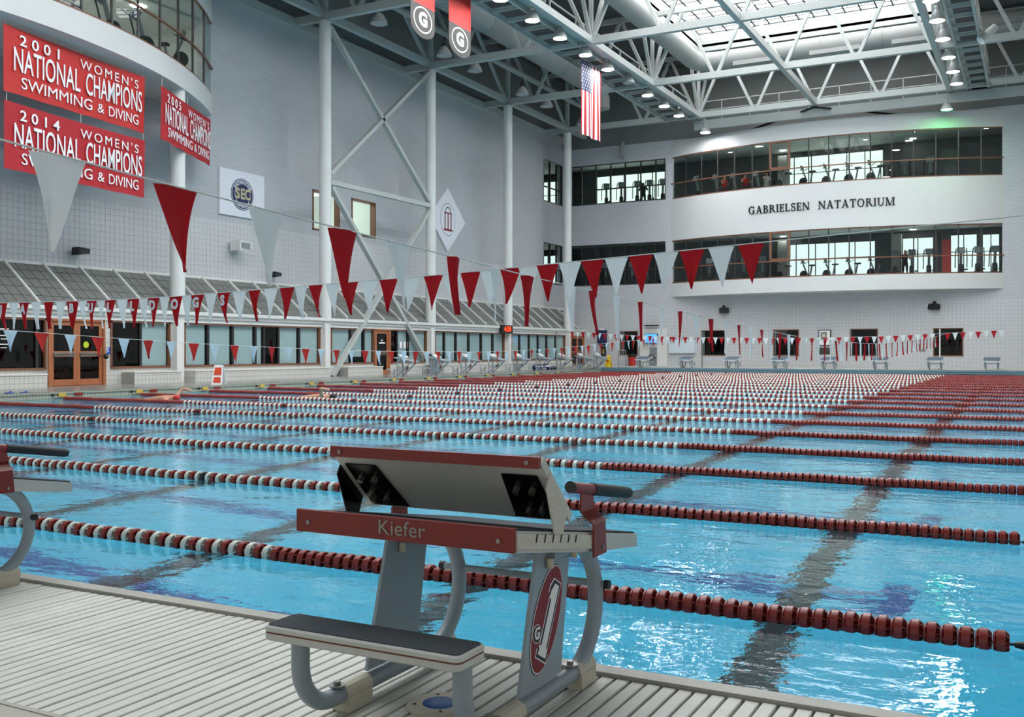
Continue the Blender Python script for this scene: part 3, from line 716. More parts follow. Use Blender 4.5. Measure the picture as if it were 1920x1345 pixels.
# line b: across the pool, close, with letters
LB = [(-22.2, 2.3), (-18, 2.05), (-14.5, 1.9), (-11.8, 1.855), (-10, 1.845), (-8.8, 1.86), (-7.1, 1.92), (-5.3, 1.98), (-3.6, 2.06), (-2.0, 2.145), (0.6, 2.28)]
fl = thing('flag_line', 'red and white pennant line across the near lanes with white letters on its pennants', 'flag line', (-0.5, 8.35, 0.13), 'backstroke flag lines')
flag_rope(fl, LB, 'x', 8.35)
REDS = [(5, 'I'), (45, 'A'), (92, ''), (137, 'B'), (172, 'U'), (207, 'L'), (250, 'L'), (288, 'D'), (330, 'O'), (370, 'G'), (420, 'S'), (478, ''), (538, ''), (592, ''), (655, ''), (728, ''), (812, ''),
        (882, ''), (957, ''), (1027, ''), (1110, ''), (1200, ''), (1298, ''), (1407, '')]
RX = [-11.83, -11.41, -10.94, -10.5, -10.16, -9.84, -9.45, -9.12, -8.76, -8.43, -8.03, -7.58, -7.13, -6.74, -6.3, -5.81, -5.28, -4.86, -4.42, -4.03, -3.58, -3.12, -2.65, -2.14]
def place_b(x, m, letter='', sp=0.45):
    z = interp(LB, x); big = x > -6.5
    wd_ = 0.235 if big else min(0.24, sp * 0.52)
    tw = random.uniform(-0.5, 0.5) if not big else random.uniform(-0.15, 0.15)
    p = pennant('pennant', fl, (x, 8.35, z + 0.004), 'x', wd_, 0.345, m, tw, random.uniform(-0.1, 0.1), random.uniform(-0.03, 0.05), 0.95 if big else random.uniform(0.75, 0.95))
    if letter: text('letter', letter, 'print_white', p, (x + 0.005, 8.322, z - 0.095), 0.15, FACE_Y, 0.002, 0.008, 0.85)
for i, x in enumerate(RX):
    nx_ = RX[i + 1] if i + 1 < len(RX) else None
    place_b(x, 'flag_red', REDS[i][1], 0.42)
    if nx_: place_b((x + nx_) / 2, 'flag_white', '', nx_ - x)
for x in (-12.05, -12.5, -12.95, -13.4, -13.85): place_b(x, 'flag_white'); place_b(x - 0.22, 'flag_red')
# line a: along the pool, comes from beside the camera
LA = [(1.0, 2.22), (2.8, 2.16), (3.81, 2.10), (5.2, 2.03), (6.7, 1.96), (8.1, 1.89), (10, 1.82), (12.1, 1.735), (14.2, 1.645), (16.3, 1.58), (18.8, 1.51), (21, 1.47), (26, 1.43), (30, 1.43), (36, 1.55), (42, 1.70), (46, 1.8), (48, 1.88), (54, 2.1)]
fa = thing('flag_line', 'nearest pennant line, sagging away over the pool from the upper left picture edge', 'flag line', (-4, 8, 0), 'backstroke flag lines')
flag_rope(fa, LA, 'y', -4.0)
AY = [(3.1, 'w'), (3.81, 'r'), (4.5, 'w'), (5.23, 'r'), (5.87, 'w'), (6.62, 'r'), (7.28, 'w'), (7.88, 'r'), (8.8, 'w'), (9.33, 'r'), (10.0, 'w'), (10.7, 'r'), (11.42, 'w'), (12.12, 'r'), (12.78, 'w'), (13.46, 'r'), (14.18, 'w'), (14.9, 'r'),
      (15.62, 'w'), (16.3, 'r'), (16.92, 'w'), (17.6, 'r')]
y = 18.3
while y < 47.6: AY.append((y, 'w' if len(AY) % 2 == 0 else 'r')); y += 0.68
for y, c in AY:
    big = y < 6
    fo = {True: 0.97}.get(big, random.uniform(0.45, 0.85))
    pennant('pennant', fa, (-4.0, y, interp(LA, y) + 0.003), 'y', 0.31, 0.45, 'flag_red' if c == 'r' else 'flag_white', random.uniform(-0.3, 0.3) * (0.3 if big else 1), random.uniform(-0.06, 0.06), random.uniform(-0.03, 0.06), fo)
# line c: along the far side of the pool
LC = [(4, 2.1), (10, 1.75), (12.7, 1.63), (14.7, 1.53), (16.7, 1.44), (18.6, 1.37), (21.1, 1.3), (23.7, 1.24), (26.4, 1.21), (29, 1.2), (31.3, 1.19), (34, 1.23), (37, 1.32), (40.6, 1.46), (44.4, 1.66), (47.3, 1.77), (50.5, 1.91), (55, 2.15)]
fc = thing('flag_line', 'pale blue and scarlet pennant line low in front of the office windows', 'flag line', (-17.7, 30, 0), 'backstroke flag lines')
flag_rope(fc, LC, 'y', -17.7)
y = 12.66; i = 0
while y < 54.5:
    pennant('pennant', fc, (-17.7, y, interp(LC, y) + 0.003), 'y', 0.36, 0.42, 'flag_pale' if i % 2 == 0 else 'flag_scarlet', random.uniform(-0.4, 0.4), random.uniform(-0.1, 0.1), random.uniform(-0.03, 0.05), random.uniform(0.7, 1.0))
    y += 0.68 + (0.02 if y > 30 else 0); i += 1
# line d: across the far end
LD = [(-22.2, 2.26), (-20.9, 2.18), (-17.8, 1.98), (-15.2, 1.9), (-12, 1.85), (-9.3, 1.84), (-6.4, 1.89), (-4, 2.0), (-1.7, 2.11), (-1.4, 2.13), (0.6, 2.25)]
fd = thing('flag_line', 'farthest pennant line, level red and white in front of the end wall', 'flag line', (-10, 48.4, 0), 'backstroke flag lines')
flag_rope(fd, LD, 'x', 48.4)
x = -21.9; i = 0
while x < -1.3:
    pennant('pennant', fd, (x, 48.4, interp(LD, x) + 0.003), 'x', 0.26, 0.34, 'flag_red' if i % 2 == 0 else 'flag_white', random.uniform(-0.2, 0.2), 0, 0, random.uniform(0.85, 1.0))
    x += 0.31 if abs(x + 4.15) > 0.2 else 0.62; i += 1
# ------------------------------------------------------------------ office windows, doors and benches along the side deck
def lbuild(mb, name, m, parent, smooth=False):
    """mesh already in the parent's own (rotated) frame"""
    o = bpy.data.objects.new(name, mb.mesh(name, m, (0, 0, 0), smooth)); COL.objects.link(o); o.parent = parent
    return o
wn = 0
for wi, (y0, y1, mul) in enumerate(WINS):
    wn += 1
    w_ = sgroup('window_%d' % wn, 'office window onto the side deck, brown frame, %s from the near end' % ORD[wi], (XW, y0, 0.68))
    mb = MB()
    for a, b, c, d in ((y0, y1, 0.66, 0.73), (y0, y1, 2.14, 2.21), (y0, y0 + 0.06, 0.7, 2.2), (y1 - 0.06, y1, 0.7, 2.2)): mb.box(XW - 0.1, XW + 0.035, a, b, c, d)
    mb.build('window_frame', 'brown_frame', w_)
    ed = [y0] + mul + [y1]
    for m_ in mul: MB().box(XW - 0.1, XW + 0.0, m_ - 0.045, m_ + 0.045, 0.73, 2.14).build('mullion', 'dark_frame', w_)
    for k, (a, b) in enumerate(zip(ed, ed[1:])):
        dark = wi == 0 or (wi == 1 and k == 0) or (wi == 2 and k == 4) or (wi == 4 and k == 0)
        MB().box(XW - 0.06, XW - 0.05, a + 0.03, b - 0.03, 0.73, 2.14).build('pane', 'glass_clear' if not dark else 'glass_dark', w_)
        if not dark:
            lo = 0.74 if not (wi == 3 and k == 1 or wi == 5 and k == 0) else 0.98
            MB().box(XW - 0.1, XW - 0.09, a + 0.05, b - 0.1, lo, 2.14).build('blind', 'blind', w_)
def door(name, label, y0, y1, n):
    d = sgroup(name, label, (XW, y0, ZD))
    mb = MB()
    for a, b, c, e in ((y0 - 0.06, y0 + 0.04, ZD, 2.22), (y1 - 0.04, y1 + 0.06, ZD, 2.22), (y0, y1, 2.13, 2.22)): mb.box(XW - 0.12, XW + 0.05, a, b, c, e)
    mb.build('door_frame', 'orange_wood', d)
    w_ = (y1 - y0 - 0.08) / n
    for k in range(n):
        a = y0 + 0.04 + k * w_; b = a + w_ - 0.01; x0, x1 = XW - 0.06, XW + 0.0
        mb = MB()
        for p, q, r, s_ in ((a, a + 0.11, ZD + 0.01, 2.12), (b - 0.11, b, ZD + 0.01, 2.12), (a + 0.1, b - 0.1, ZD + 0.01, ZD + 0.2), (a + 0.1, b - 0.1, 2.0, 2.12), (a + 0.1, b - 0.1, 1.04, 1.22)):
            mb.box(x0, x1, p, q, r, s_)
        lf = mb.build('door_leaf', 'orange_wood', d)
        MB().box(x0 + 0.02, x0 + 0.03, a + 0.1, b - 0.1, ZD + 0.2, 1.04).build('pane', 'glass_dark', lf)
        MB().box(x0 + 0.02, x0 + 0.03, a + 0.1, b - 0.1, 1.22, 2.0).build('pane', 'glass_dark', lf)
        MB().box(x1, x1 + 0.06, a + 0.08, b - 0.08, 1.06, 1.1).build('push_bar', 'steel', lf)
        MB().box(x1, x1 + 0.03, a + 0.08, b - 0.08, 1.13, 1.18).build('push_bar', 'steel', lf)
    return d
dd = door('door_1', 'orange-brown double glass door with push bars', *DOORS[0], 2)
MB().lathe([(0.0, 0.06), (0.1, 0.06), (0.1, 0.064), (0, 0.066)], 20, 'x', (XW - 0.06, 21.15, 1.42)).build('sticker', 'green_lime', dd)
d2 = door('door_2', 'single orange-brown door with a narrow glass lite and white notice', *DOORS[1], 1)
MB().box(XW + 0.001, XW + 0.006, 36.62, 37.07, 1.55, 1.61).build('notice', 'print_white', d2)
MB().box(XW + 0.001, XW + 0.006, 36.78, 36.88, 1.66, 1.72).build('notice', 'print_white', d2)
door('door_3', 'brown glass doors in the far corner beside the end wall', *DOORS[2], 2)
for k, (a, b) in enumerate(((15.0, 19.35), (22.5, 24.45), (25.1, 32.4), (33.6, 36.1), (38.0, 40.4), (41.2, 48.3), (49.2, 56.2))):
    bn = thing('tiled_bench', 'low white tiled bench against the office wall, %s from the near end' % ORD[k], 'bench', (-25.7, a, ZD), 'tiled benches along the side deck')
    MB().box(XW + 0.002, -25.42, a, b, ZD, 0.53).build('body', 'tile_yz', bn)
    MB().box(XW + 0.002, -25.4, a - 0.01, b + 0.01, 0.53, 0.565).build('seat', 'white_paint', bn)
for y, z, s_ in ((38.3, 1.35, 0), (38.62, 1.35, 1), (38.94, 1.35, 2)):
    tag(MB().box(XW - 0.049, XW - 0.044, y, y + 0.2, z, z + 0.3).build('paper_notice', 'print_white'), 'white paper notice on the window beside the single door, %s of three' % ORD[s_], 'notice', 'paper notices on the office window')
lt = thing('window_lettering', 'small white lettering on the dark glass near the double door', 'lettering', (XW, 18.5, 1.6))
for z, s_, h in ((1.86, 'HOURS', 0.1), (1.67, 'MON-FRI', 0.09), (1.57, '6-9', 0.08), (1.42, 'SATURDAY', 0.09), (1.32, '9-6', 0.07)):
    MB().box(XW - 0.046, XW - 0.042, 18.42 - len(s_) * 0.035, 18.42 + len(s_) * 0.03, z - h * 0.14, z + h * 0.14).build('text_line', 'print_white', lt)
ac = thing('access_sign', 'square blue accessibility sign beside the double door', 'sign', (XW, 21.97, 1.23))
MB().box(XW + 0.001, XW + 0.01, 21.87, 22.05, 1.12, 1.34).build('plate', 'blue_plain', ac)
mb = MB().lathe([(0.03, 0.011), (0.03, 0.014)], 12, 'x', (XW, 21.95, 1.3)); mb.box(XW + 0.011, XW + 0.014, 21.94, 21.965, 1.21, 1.28); mb.box(XW + 0.011, XW + 0.014, 21.94, 22.0, 1.2, 1.225)
mb.build('symbol', 'print_white', ac)
pc = thing('rescue_ball', 'black throw ball hanging on a white cord by the double door', 'rescue ball', (-25.78, 21.72, 1.08))
MB().tube([(-25.78, 21.72, 1.1), (-25.82, 21.72, 2.5)], 0.014, 6).build('cord', 'rope_white', pc)
MB().lathe([(0.0, -0.09), (0.055, -0.075), (0.09, 0), (0.055, 0.075), (0, 0.09)], 14, 'z', (-25.78, 21.72, 1.06)).build('ball', 'black', pc, True)
MB().lathe([(0.03, 0.08), (0.03, 0.095), (0, 0.095)], 10, 'x', (-25.78, 21.72, 1.06)).build('boss', 'steel', pc)
# LED clock on the eave beam
ck = thing('led_clock', 'red digital LED clock on the white eave beam', 'clock', (-25.7, 48.2, 2.4))
MB().box(-25.82, -25.66, 47.55, 48.75, 2.18, 2.62).build('case', 'black', ck)
text('digits', '4:30', 'led_red', ck, (-25.645, 48.15, 2.4), 0.40, FACE_X, 0.004, 0.004, 1.15)
# ------------------------------------------------------------------ upper side wall: windows, signs, speakers
for k, (a, b, c, d) in enumerate(holes[:2]):
    w_ = sgroup('window_%d' % (11 + k), ('small brown framed window behind the second column', 'small brown framed window inside the cross bracing')[k], (XU, a, c))
    mb = MB()
    for p, q, r, s_ in ((a, b, c, c + 0.07), (a, b, d - 0.07, d), (a, a + 0.08, c, d), (b - 0.08, b, c, d)): mb.box(XU - 0.25, XU + 0.03, p, q, r, s_)
    mb.build('window_frame', 'brown_frame', w_)
    MB().box(XU - 0.16, XU - 0.15, a, b, c, d).build('pane', 'glass_clear', w_)
mb = MB().box(-33, -32.9, 33, 40, 5.5, 9); mb.box(-33, XU - 0.3, 32.9, 33, 5.5, 9); mb.box(-33, XU - 0.3, 39.9, 40, 5.5, 9); mb.box(-33, XU - 0.3, 33, 40, 5.4, 5.5)
mb.box(-33, -32.5, 33, 40, 5.5, 7.2)
struct('wall_inner_room', mb, 'interior_light', 'pale inner room seen through the small windows')
il = MB().box(-31, -29, 34, 39, 8.9, 8.95).build('room_fill_panel', mat('panel_glow', (250, 252, 248), 0.5, emit=(240, 252, 240), es=5.0))  # glowing panel added to brighten the room seen through the small windows
tag(il, 'added glowing panel that brightens the room behind the small windows', 'ceiling light')
sg_ = thing('conference_sign', 'white square wall sign with a round navy and gold SEC emblem', 'sign', (XU, 29.64, 7.33))
MB().box(XU, XU + 0.08, 28.41, 30.87, 6.45, 8.22).build('board', 'sign_white', sg_)
def disc(x0, x1, y, z, r, ry=1.0, n=40): return MB().prism([(y + r * ry * math.cos(2 * PI * i / n), z + r * math.sin(2 * PI * i / n)) for i in range(n)], x0, x1, 'yz')
EY, EZ = 29.62, 7.33
em = disc(XU + 0.08, XU + 0.09, EY, EZ, 0.62).build('emblem', 'navy', sg_)
disc(XU + 0.09, XU + 0.093, EY, EZ, 0.59).build('ring', 'sign_white', em); disc(XU + 0.093, XU + 0.096, EY, EZ, 0.565).build('ring', 'navy', em)
disc(XU + 0.096, XU + 0.099, EY, EZ, 0.43).build('ring', 'sign_white', em); disc(XU + 0.099, XU + 0.102, EY, EZ, 0.41).build('ring', 'navy', em)
for ch, dy_ in (('S', -0.27), ('E', 0.0), ('C', 0.27)): text('letter', ch, 'gold', em, (XU + 0.105, EY + dy_, EZ), 0.56, FACE_X, 0.003, 0.02, 0.85)
for word, a0, sgn in (('SOUTHEASTERN', PI / 2, -1), ('CONFERENCE', -PI / 2, 1)):
    for i, ch in enumerate(word):
        a = a0 + sgn * (i - (len(word) - 1) / 2) * 0.19
        me = text_mesh(ch, 0.13, 0.002, 0.004); me.materials.clear(); me.materials.append(MATS['sign_white'])
        o = put('lettering', me, em, (XU + 0.1, EY + 0.49 * math.cos(a), EZ + 0.49 * math.sin(a)))
        o.rotation_euler = (Matrix.Rotation(PI / 2, 4, 'Z') @ Matrix.Rotation(PI / 2, 4, 'X') @ Matrix.Rotation(a - PI / 2 if sgn < 0 else a + PI / 2, 4, 'Z')).to_euler()
ds = thing('diamond_sign', 'white diamond wall sign with a crimson arch emblem', 'sign', (XU, 44.9, 8.15))
DY, DZ = 44.95, 8.13
MB().prism([(DY - 1.8, DZ), (DY, DZ - 1.68), (DY + 1.8, DZ), (DY, DZ + 1.68)], XU, XU + 0.09, 'yz').build('board', 'sign_white', ds)
disc(XU + 0.09, XU + 0.094, DY, DZ, 0.86, 0.86).build('ring', 'sign_dark', ds); disc(XU + 0.094, XU + 0.098, DY, DZ, 0.835, 0.86).build('ring', 'sign_white', ds)
mb = MB(); x0, x1 = XU + 0.098, XU + 0.104
for yy in (-0.3, 0.0, 0.3): mb.box(x0, x1, DY + yy - 0.045, DY + yy + 0.045, DZ - 0.5, DZ + 0.32)
mb.box(x0, x1, DY - 0.42, DY + 0.42, DZ - 0.6, DZ - 0.5); mb.box(x0, x1, DY - 0.38, DY + 0.38, DZ + 0.3, DZ + 0.37)
mb.build('arch', 'crimson', ds)
mb = MB(); pr = [(DY + 0.28 * math.cos(PI * i / 12), DZ + 0.37 + 0.3 * math.sin(PI * i / 12)) for i in range(13)]; pi_ = [(DY + (p[0] - DY) * 0.82, DZ + 0.37 + (p[1] - DZ - 0.37) * 0.82) for p in pr]
for i in range(12): mb.prism([pi_[i], pr[i], pr[i + 1], pi_[i + 1]], x0, x1, 'yz')
mb.build('arch', 'sign_dark', ds)
def wall_speaker(label, x, y, z, m, s_, out=(1, 0)):
    t = thing('wall_speaker', label, 'speaker', (x, y, z))
    mb = MB()
    if out[0]:
        mb.prism([(-0.2 * s_, -0.12 * s_), (0.22 * s_, -0.05 * s_), (0.25 * s_, 0.1 * s_), (-0.18 * s_, 0.14 * s_)], 0.12, 0.12 + 0.34 * s_, 'yz')
        lbuild(mb, 'body', m, t); lbuild(MB().box(0, 0.14, -0.05, 0.05, -0.05, 0.05), 'bracket', m, t)
        lbuild(MB().box(0.12 + 0.34 * s_, 0.125 + 0.34 * s_, -0.15 * s_, 0.18 * s_, -0.07 * s_, 0.09 * s_), 'grille', 'dark_metal' if m == 'black' else 'machine_grey', t)
    else:
        mb.prism([(-0.3, -0.14), (0.02, -0.2), (0.1, 0.1), (-0.2, 0.16)], -0.26, 0.26, 'yz'); mb.prism([(-0.1, 0.1), (0.0, 0.1), (0.0, 0.3), (-0.1, 0.26)], -0.08, 0.08, 'yz')
        o = lbuild(mb, 'body', m, t); lbuild(MB().box(-0.05, 0.05, -0.02, 0.1, -0.05, 0.05), 'bracket', m, t)
        t.location = (x, y - 0.12, z); t.rotation_euler = (0, 0, out[1])
    return t
wall_speaker('small black loudspeaker on the side wall near the glass doors', XU, 22.0, 4.42, 'black', 1.0)
wall_speaker('small black loudspeaker on the side wall left of the bracing', XU, 31.3, 4.3, 'black', 0.9)
wall_speaker('white wall light box on the side wall under the round emblem sign', XU, 29.2, 5.25, 'white_paint', 1.5)
wall_speaker('black loudspeaker on the end wall, left of the two', -16.86, YF, 3.68, 'black', 1, (0, 0.5))
wall_speaker('black loudspeaker on the end wall, right of the two', -5.07, YF, 3.66, 'black', 1, (0, -0.5))
# ------------------------------------------------------------------ banners under the near balcony
def banner(label, p, q, zt_, zb, m, year):
    d = Vector((q[0] - p[0], q[1] - p[1], 0)); L = d.length
    t = thing('championship_banner', label, 'banner', ((p[0] + q[0]) / 2, (p[1] + q[1]) / 2, zt_), 'championship banners'); t.rotation_euler = (0, 0, math.atan2(d.y, d.x))
    mb = MB(); n, h = 28, zt_ - zb; fr = []
    for r in range(7):
        for i in range(n + 1):
            u = i / n - 0.5; v = r / 6
            fr.append((u * L * (1 - 0.01 * v), 0.02 * math.sin(i * 0.9 + v * 2) * (0.25 + v), -v * h - 0.03 * (1 - (2 * u) ** 2) * (1 - v)))
    K = len(fr); vs = fr + [(x, y + 0.004, z) for x, y, z in fr]; fs = []
    for r in range(6):
        for i in range(n):
            a = r * (n + 1) + i; qd = (a, a + n + 1, a + n + 2, a + 1); fs += [qd, tuple(K + j for j in reversed(qd))]
    mb.add(vs, fs); cl = lbuild(mb, 'cloth', m, t, True)
    for s_ in (-0.485, 0, 0.485): lbuild(MB().tube([(s_ * L, 0, -0.02), (s_ * L, 0, 0.22)], 0.008, 5), 'tie', 'rope_white', t)
    def word(s_, u, z, size, sx, bold, spacing=1.0):
        me = text_mesh(s_, size, 0.003, bold, sx, spacing); me.materials.clear(); me.materials.append(MATS['print_white'])
        o = bpy.data.objects.new('lettering', me); COL.objects.link(o); o.parent = cl; o.location = (u * L, -0.045, z); o.rotation_euler = FACE_Y
    def fit(s_, f0, f1, z, size, spacing=1.0, bold=0.0):
        """a word stretched to fill the width from f0 to f1 of the banner"""
        me = text_mesh(s_, size, 0.0, bold, 1.0, spacing); xs_ = [v.co.x for v in me.vertices]; w_ = max(xs_) - min(xs_); bpy.data.meshes.remove(me)
        k = (f1 - f0) * L / w_
        word(s_, (f0 + f1) / 2 - 0.5 - (max(xs_) + min(xs_)) / 2 * k / L, z * h / 1.8, size, k, bold, spacing)
    fit(year, 0.09, 0.345, -0.33, 0.40, 1.6, 0.006); fit("WOMEN'S", 0.49, 0.935, -0.36, 0.38, 1.35, 0.0)
    fit('NATIONAL', 0.055, 0.49, -0.90, 0.92, 1.0, 0.005); fit('CHAMPIONS', 0.53, 0.965, -0.90, 0.92, 1.0, 0.005)
    fit('SWIMMING', 0.1, 0.575, -1.48, 0.44); fit('&', 0.615, 0.665, -1.48, 0.40); fit('DIVING', 0.70, 0.935, -1.48, 0.44)
banner('red banner reading 2001 National Champions, above the 2014 banner', (-24.2, 17.1), (-25.06, 22.6), 9.9, 8.12, 'banner_red', '2001')
banner('red banner reading 2014 National Champions, below the 2001 banner', (-24.25, 17.15), (-25.08, 22.62), 7.9, 6.08, 'banner_red2', '2014')
banner('red banner reading 2005 National Champions beside the balcony end', (-24.67, 22.9), (-26.8, 27.2), 9.68, 7.98, 'banner_red2', '2005')
# ------------------------------------------------------------------ curved balconies
def arc_fn(c0, half, prot):
    R = (prot ** 2 + half ** 2) / (2 * prot)
    return lambda s: prot - (R - math.sqrt(R * R - (s - c0) ** 2))      # how far the front stands out from the wall at s
def balcony(name, label, axis, wall, sgn, c0, half, prot, zs, npan, nm, rail_h, vent, back=1.5):
    f = arc_fn(c0, half, prot); N_ = 48
    def P(s, o=0.0): 
        d = wall + sgn * (max(f(s), 0) + o)
        return (d, s) if axis == 'x' else (s, d)
    ss = [c0 - half + 2 * half * i / N_ for i in range(N_ + 1)]
    poly = [P(s) for s in ss]
    b = sgroup(name, label, (P(c0)[0], P(c0)[1], zs[0][0]))
    for z0, z1 in zs:
        pr_ = poly if (axis == 'y') else poly
        MB().prism(poly, z0, z1, 'xy').build('band', 'band_white', b)
    wins = [(a[1], c[0]) for a, c in zip(zs, zs[1:])]
    for wi, (z0, z1) in enumerate(wins):
        g = sgroup('window_%d' % (nm + wi), ('upper' if wi else 'lower') + ' curved window wall of the ' + name.replace('_', ' '), (P(c0)[0], P(c0)[1], z0))
        es = [c0 - half + 2 * half * i / npan for i in range(npan + 1)]
        for i, s in enumerate(es):
            x, y = P(s, -0.06); h = 0.03 if 0 < i < npan else 0.05
            MB().box(x - h, x + h, y - h, y + h, z0, z1).build('mullion', 'dark_frame' if 0 < i < npan else 'brown_frame', g)
        for i, (s0, s1) in enumerate(zip(es, es[1:])):
            a, c = P(s0, -0.06), P(s1, -0.06)
            MB().slab((a[0], a[1], z0), (c[0], c[1], z0), (c[0], c[1], z1), (a[0], a[1], z1), 0.008).build('pane', 'glass_clear', g)
            if i == vent:
                for pts in (((a[0], a[1], z0 + 1.05), (c[0], c[1], z0 + 1.05)), ((a[0], a[1], z1 - 0.06), (c[0], c[1], z1 - 0.06)), ((a[0], a[1], z0 + 1.05), (a[0], a[1], z1)), ((c[0], c[1], z0 + 1.05), (c[0], c[1], z1))):
                    MB().beam(pts[0], pts[1], 0.12, 0.12, up=(0, 0, 1)).build('vent_frame', 'brown_frame', g)
        for hz in (z0 + 0.04, z1 - 0.04, z0 + rail_h):
            mb = MB()
            for s0, s1 in zip(es, es[1:]):
                a, c = P(s0, 0.0 if hz == z0 + rail_h else -0.06), P(s1, 0.0 if hz == z0 + rail_h else -0.06)
                mb.beam((a[0], a[1], hz), (c[0], c[1], hz), 0.06, 0.06)
            mb.build('rail', 'brown_frame', g)
    return b, f
eb, ef = balcony('end_balcony', 'white curved two-storey balcony front on the end wall', 'y', YF, -1, -10.93, 9.27, 2.0,
                 [(4.57, 5.4), (8.05, 10.62), (13.22, 14.12)], 17, 21, 0.95, 6)
lb, lf_ = balcony('side_balcony', 'white curved balcony band high on the side wall above the red banners', 'x', XU, 1, 17.0, 11.1, 3.7,
                  [(10.1, 10.86), (13.6, 14.4)], 18, 23, 1.0, 99)
# flat window bands beside the end balcony
def flat_window(n, label, axis, c, s_list, z0, z1, rail):
    g = sgroup('window_%d' % n, label, (c, s_list[0], z0) if axis == 'x' else (s_list[0], c, z0))
    def B(a, b, z, w, o0, o1):
        return MB().box(c + o0, c + o1, a, b, z, w) if axis == 'x' else MB().box(a, b, c - o1, c - o0, z, w)
    for s in s_list: B(s - 0.03, s + 0.03, z0, z1, -0.12, 0.0).build('mullion', 'dark_frame', g)
    for a, b in zip(s_list, s_list[1:]): B(a + 0.03, b - 0.03, z0, z1, -0.07, -0.06).build('pane', 'glass_clear', g)
    for z in (z0 + 0.03, z1 - 0.03, z0 + rail): B(s_list[0], s_list[-1], z - 0.03, z + 0.03, -0.1, 0.01).build('rail', 'dark_frame', g)
    return g
ml = [-27.05, -26.28, -25.27, -24.25, -23.26, -22.22, -21.22, -20.6]
flat_window(31, 'upper window band left of the curved balcony', 'y', YF, ml, 10.65, 13.2, 0.95)
flat_window(32, 'lower window band left of the curved balcony', 'y', YF, ml, 5.42, 8.05, 0.95)
flat_window(33, 'upper corner window on the side wall', 'x', XU, [56.65, 57.6, 58.6, 59.4], 10.68, 13.32, 0.95)
flat_window(34, 'lower corner window on the side wall', 'x', XU, [56.65, 57.6, 58.6, 59.4], 5.5, 8.08, 0.95)
for k, (a, b, c, d) in enumerate(eh[4:]):
    g = sgroup('window_%d' % (41 + k), ['dark window on the end wall, %s from the left' % ORD[j] for j in (1, 2, 3, 4, 0)][k], (a, YF, c))
    mb = MB()
    for p, q, r, s_ in ((a, b, c, c + 0.05), (a, b, d - 0.05, d), (a, a + 0.05, c, d), (b - 0.05, b, c, d)): mb.box(p, q, YF - 0.03, YF + 0.1, r, s_)
    mb.build('window_frame', 'brown_frame', g)
    MB().box(a, b, YF + 0.05, YF + 0.06, c, d).build('pane', 'glass_dark', g)
    MB().box(a - 0.05, b + 0.05, YF + 0.9, YF + 0.95, c - 0.1, d + 0.1).build('backing', 'green_board' if k == 4 else 'void', g)
# ------------------------------------------------------------------ rooms behind the balconies
YB = 63.4
def at_y(u, Y):
    """x of the world point at distance Y seen in photo column u"""
    t = (u - 960) / F_PX; a = math.radians(YAW); return (-math.sin(a) + t * math.cos(a)) / (math.cos(a) + t * math.sin(a)) * Y
for nm, z0, z1, op in (('upper', 10.3, 13.6, [(-36, -29.5, 10.7, 13.1), (at_y(1118, YB), at_y(1250, YB), 10.9, 13.15), (at_y(1457, YB), at_y(1656, YB), 10.7, 13.3)]),
                       ('lower', 5.1, 8.3, [(-36, -29.5, 5.7, 7.9), (at_y(1457, YB), at_y(1641, YB), 5.5, 7.85), (at_y(1692, YB), at_y(1750, YB), 5.5, 7.9), (at_y(1782, YB), at_y(1832, YB), 5.5, 7.95), (at_y(1842, YB), at_y(1874, YB), 5.5, 7.9)])):
    mb = MB().box(-37, 1.0, YF + 0.25, YB, z0, z0 + 0.25); mb.box(-37, XU - 0.3, 50, YF + 0.3, z0, z0 + 0.25)
    struct('floor_gym_' + nm, mb, 'gym_floor', nm + ' gym floor behind the curved balcony')
    mb = MB().box(-37, 1.0, YF + 0.25, YB, z1, z1 + 0.15); mb.box(-37, XU - 0.3, 50, YF + 0.3, z1, z1 + 0.15)
    struct('ceiling_gym_' + nm, mb, 'interior_light', nm + ' gym ceiling behind the curved balcony')
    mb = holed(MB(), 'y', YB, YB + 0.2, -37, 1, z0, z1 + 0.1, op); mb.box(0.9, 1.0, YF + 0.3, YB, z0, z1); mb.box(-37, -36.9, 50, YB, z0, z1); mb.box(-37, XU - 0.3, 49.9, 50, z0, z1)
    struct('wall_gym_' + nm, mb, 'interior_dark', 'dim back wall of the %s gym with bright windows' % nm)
    g = sgroup('window_%d' % (51 if nm == 'upper' else 52), 'bright outside windows across the %s gym' % nm, (-12, YB, z0))
    for a, b, c, d in op:
        k = max(2, round((b - a) / 1.1))
        for i in range(k + 1): x = a + (b - a) * i / k; MB().box(x - 0.025, x + 0.025, YB + 0.02, YB + 0.1, c, d).build('mullion', 'dark_frame', g)
        MB().box(a, b, YB + 0.02, YB + 0.1, c + (d - c) * 0.6 - 0.02, c + (d - c) * 0.6 + 0.02).build('rail', 'dark_frame', g)
        for i in range(k): MB().box(a + (b - a) * i / k, a + (b - a) * (i + 1) / k, YB + 0.12, YB + 0.13, c, d).build('pane', 'glass_green' if nm == 'upper' else 'glass_clear', g)
    for i, x in enumerate((-19, -17, -14, -11.5, -9, -6.5, -4, -2.6)):
        t = MB().lathe([(0.0, -0.02), (0.15, -0.02), (0.15, 0.0)], 14, 'z', (x, 60.2 + (i % 3) * 1.1, z1 - 0.003)).build('ceiling_downlight', 'downlight')
        tag(t, 'round ceiling light in the %s gym, %s from the left' % (nm, ORD[i]), 'ceiling light', 'gym ceiling lights')
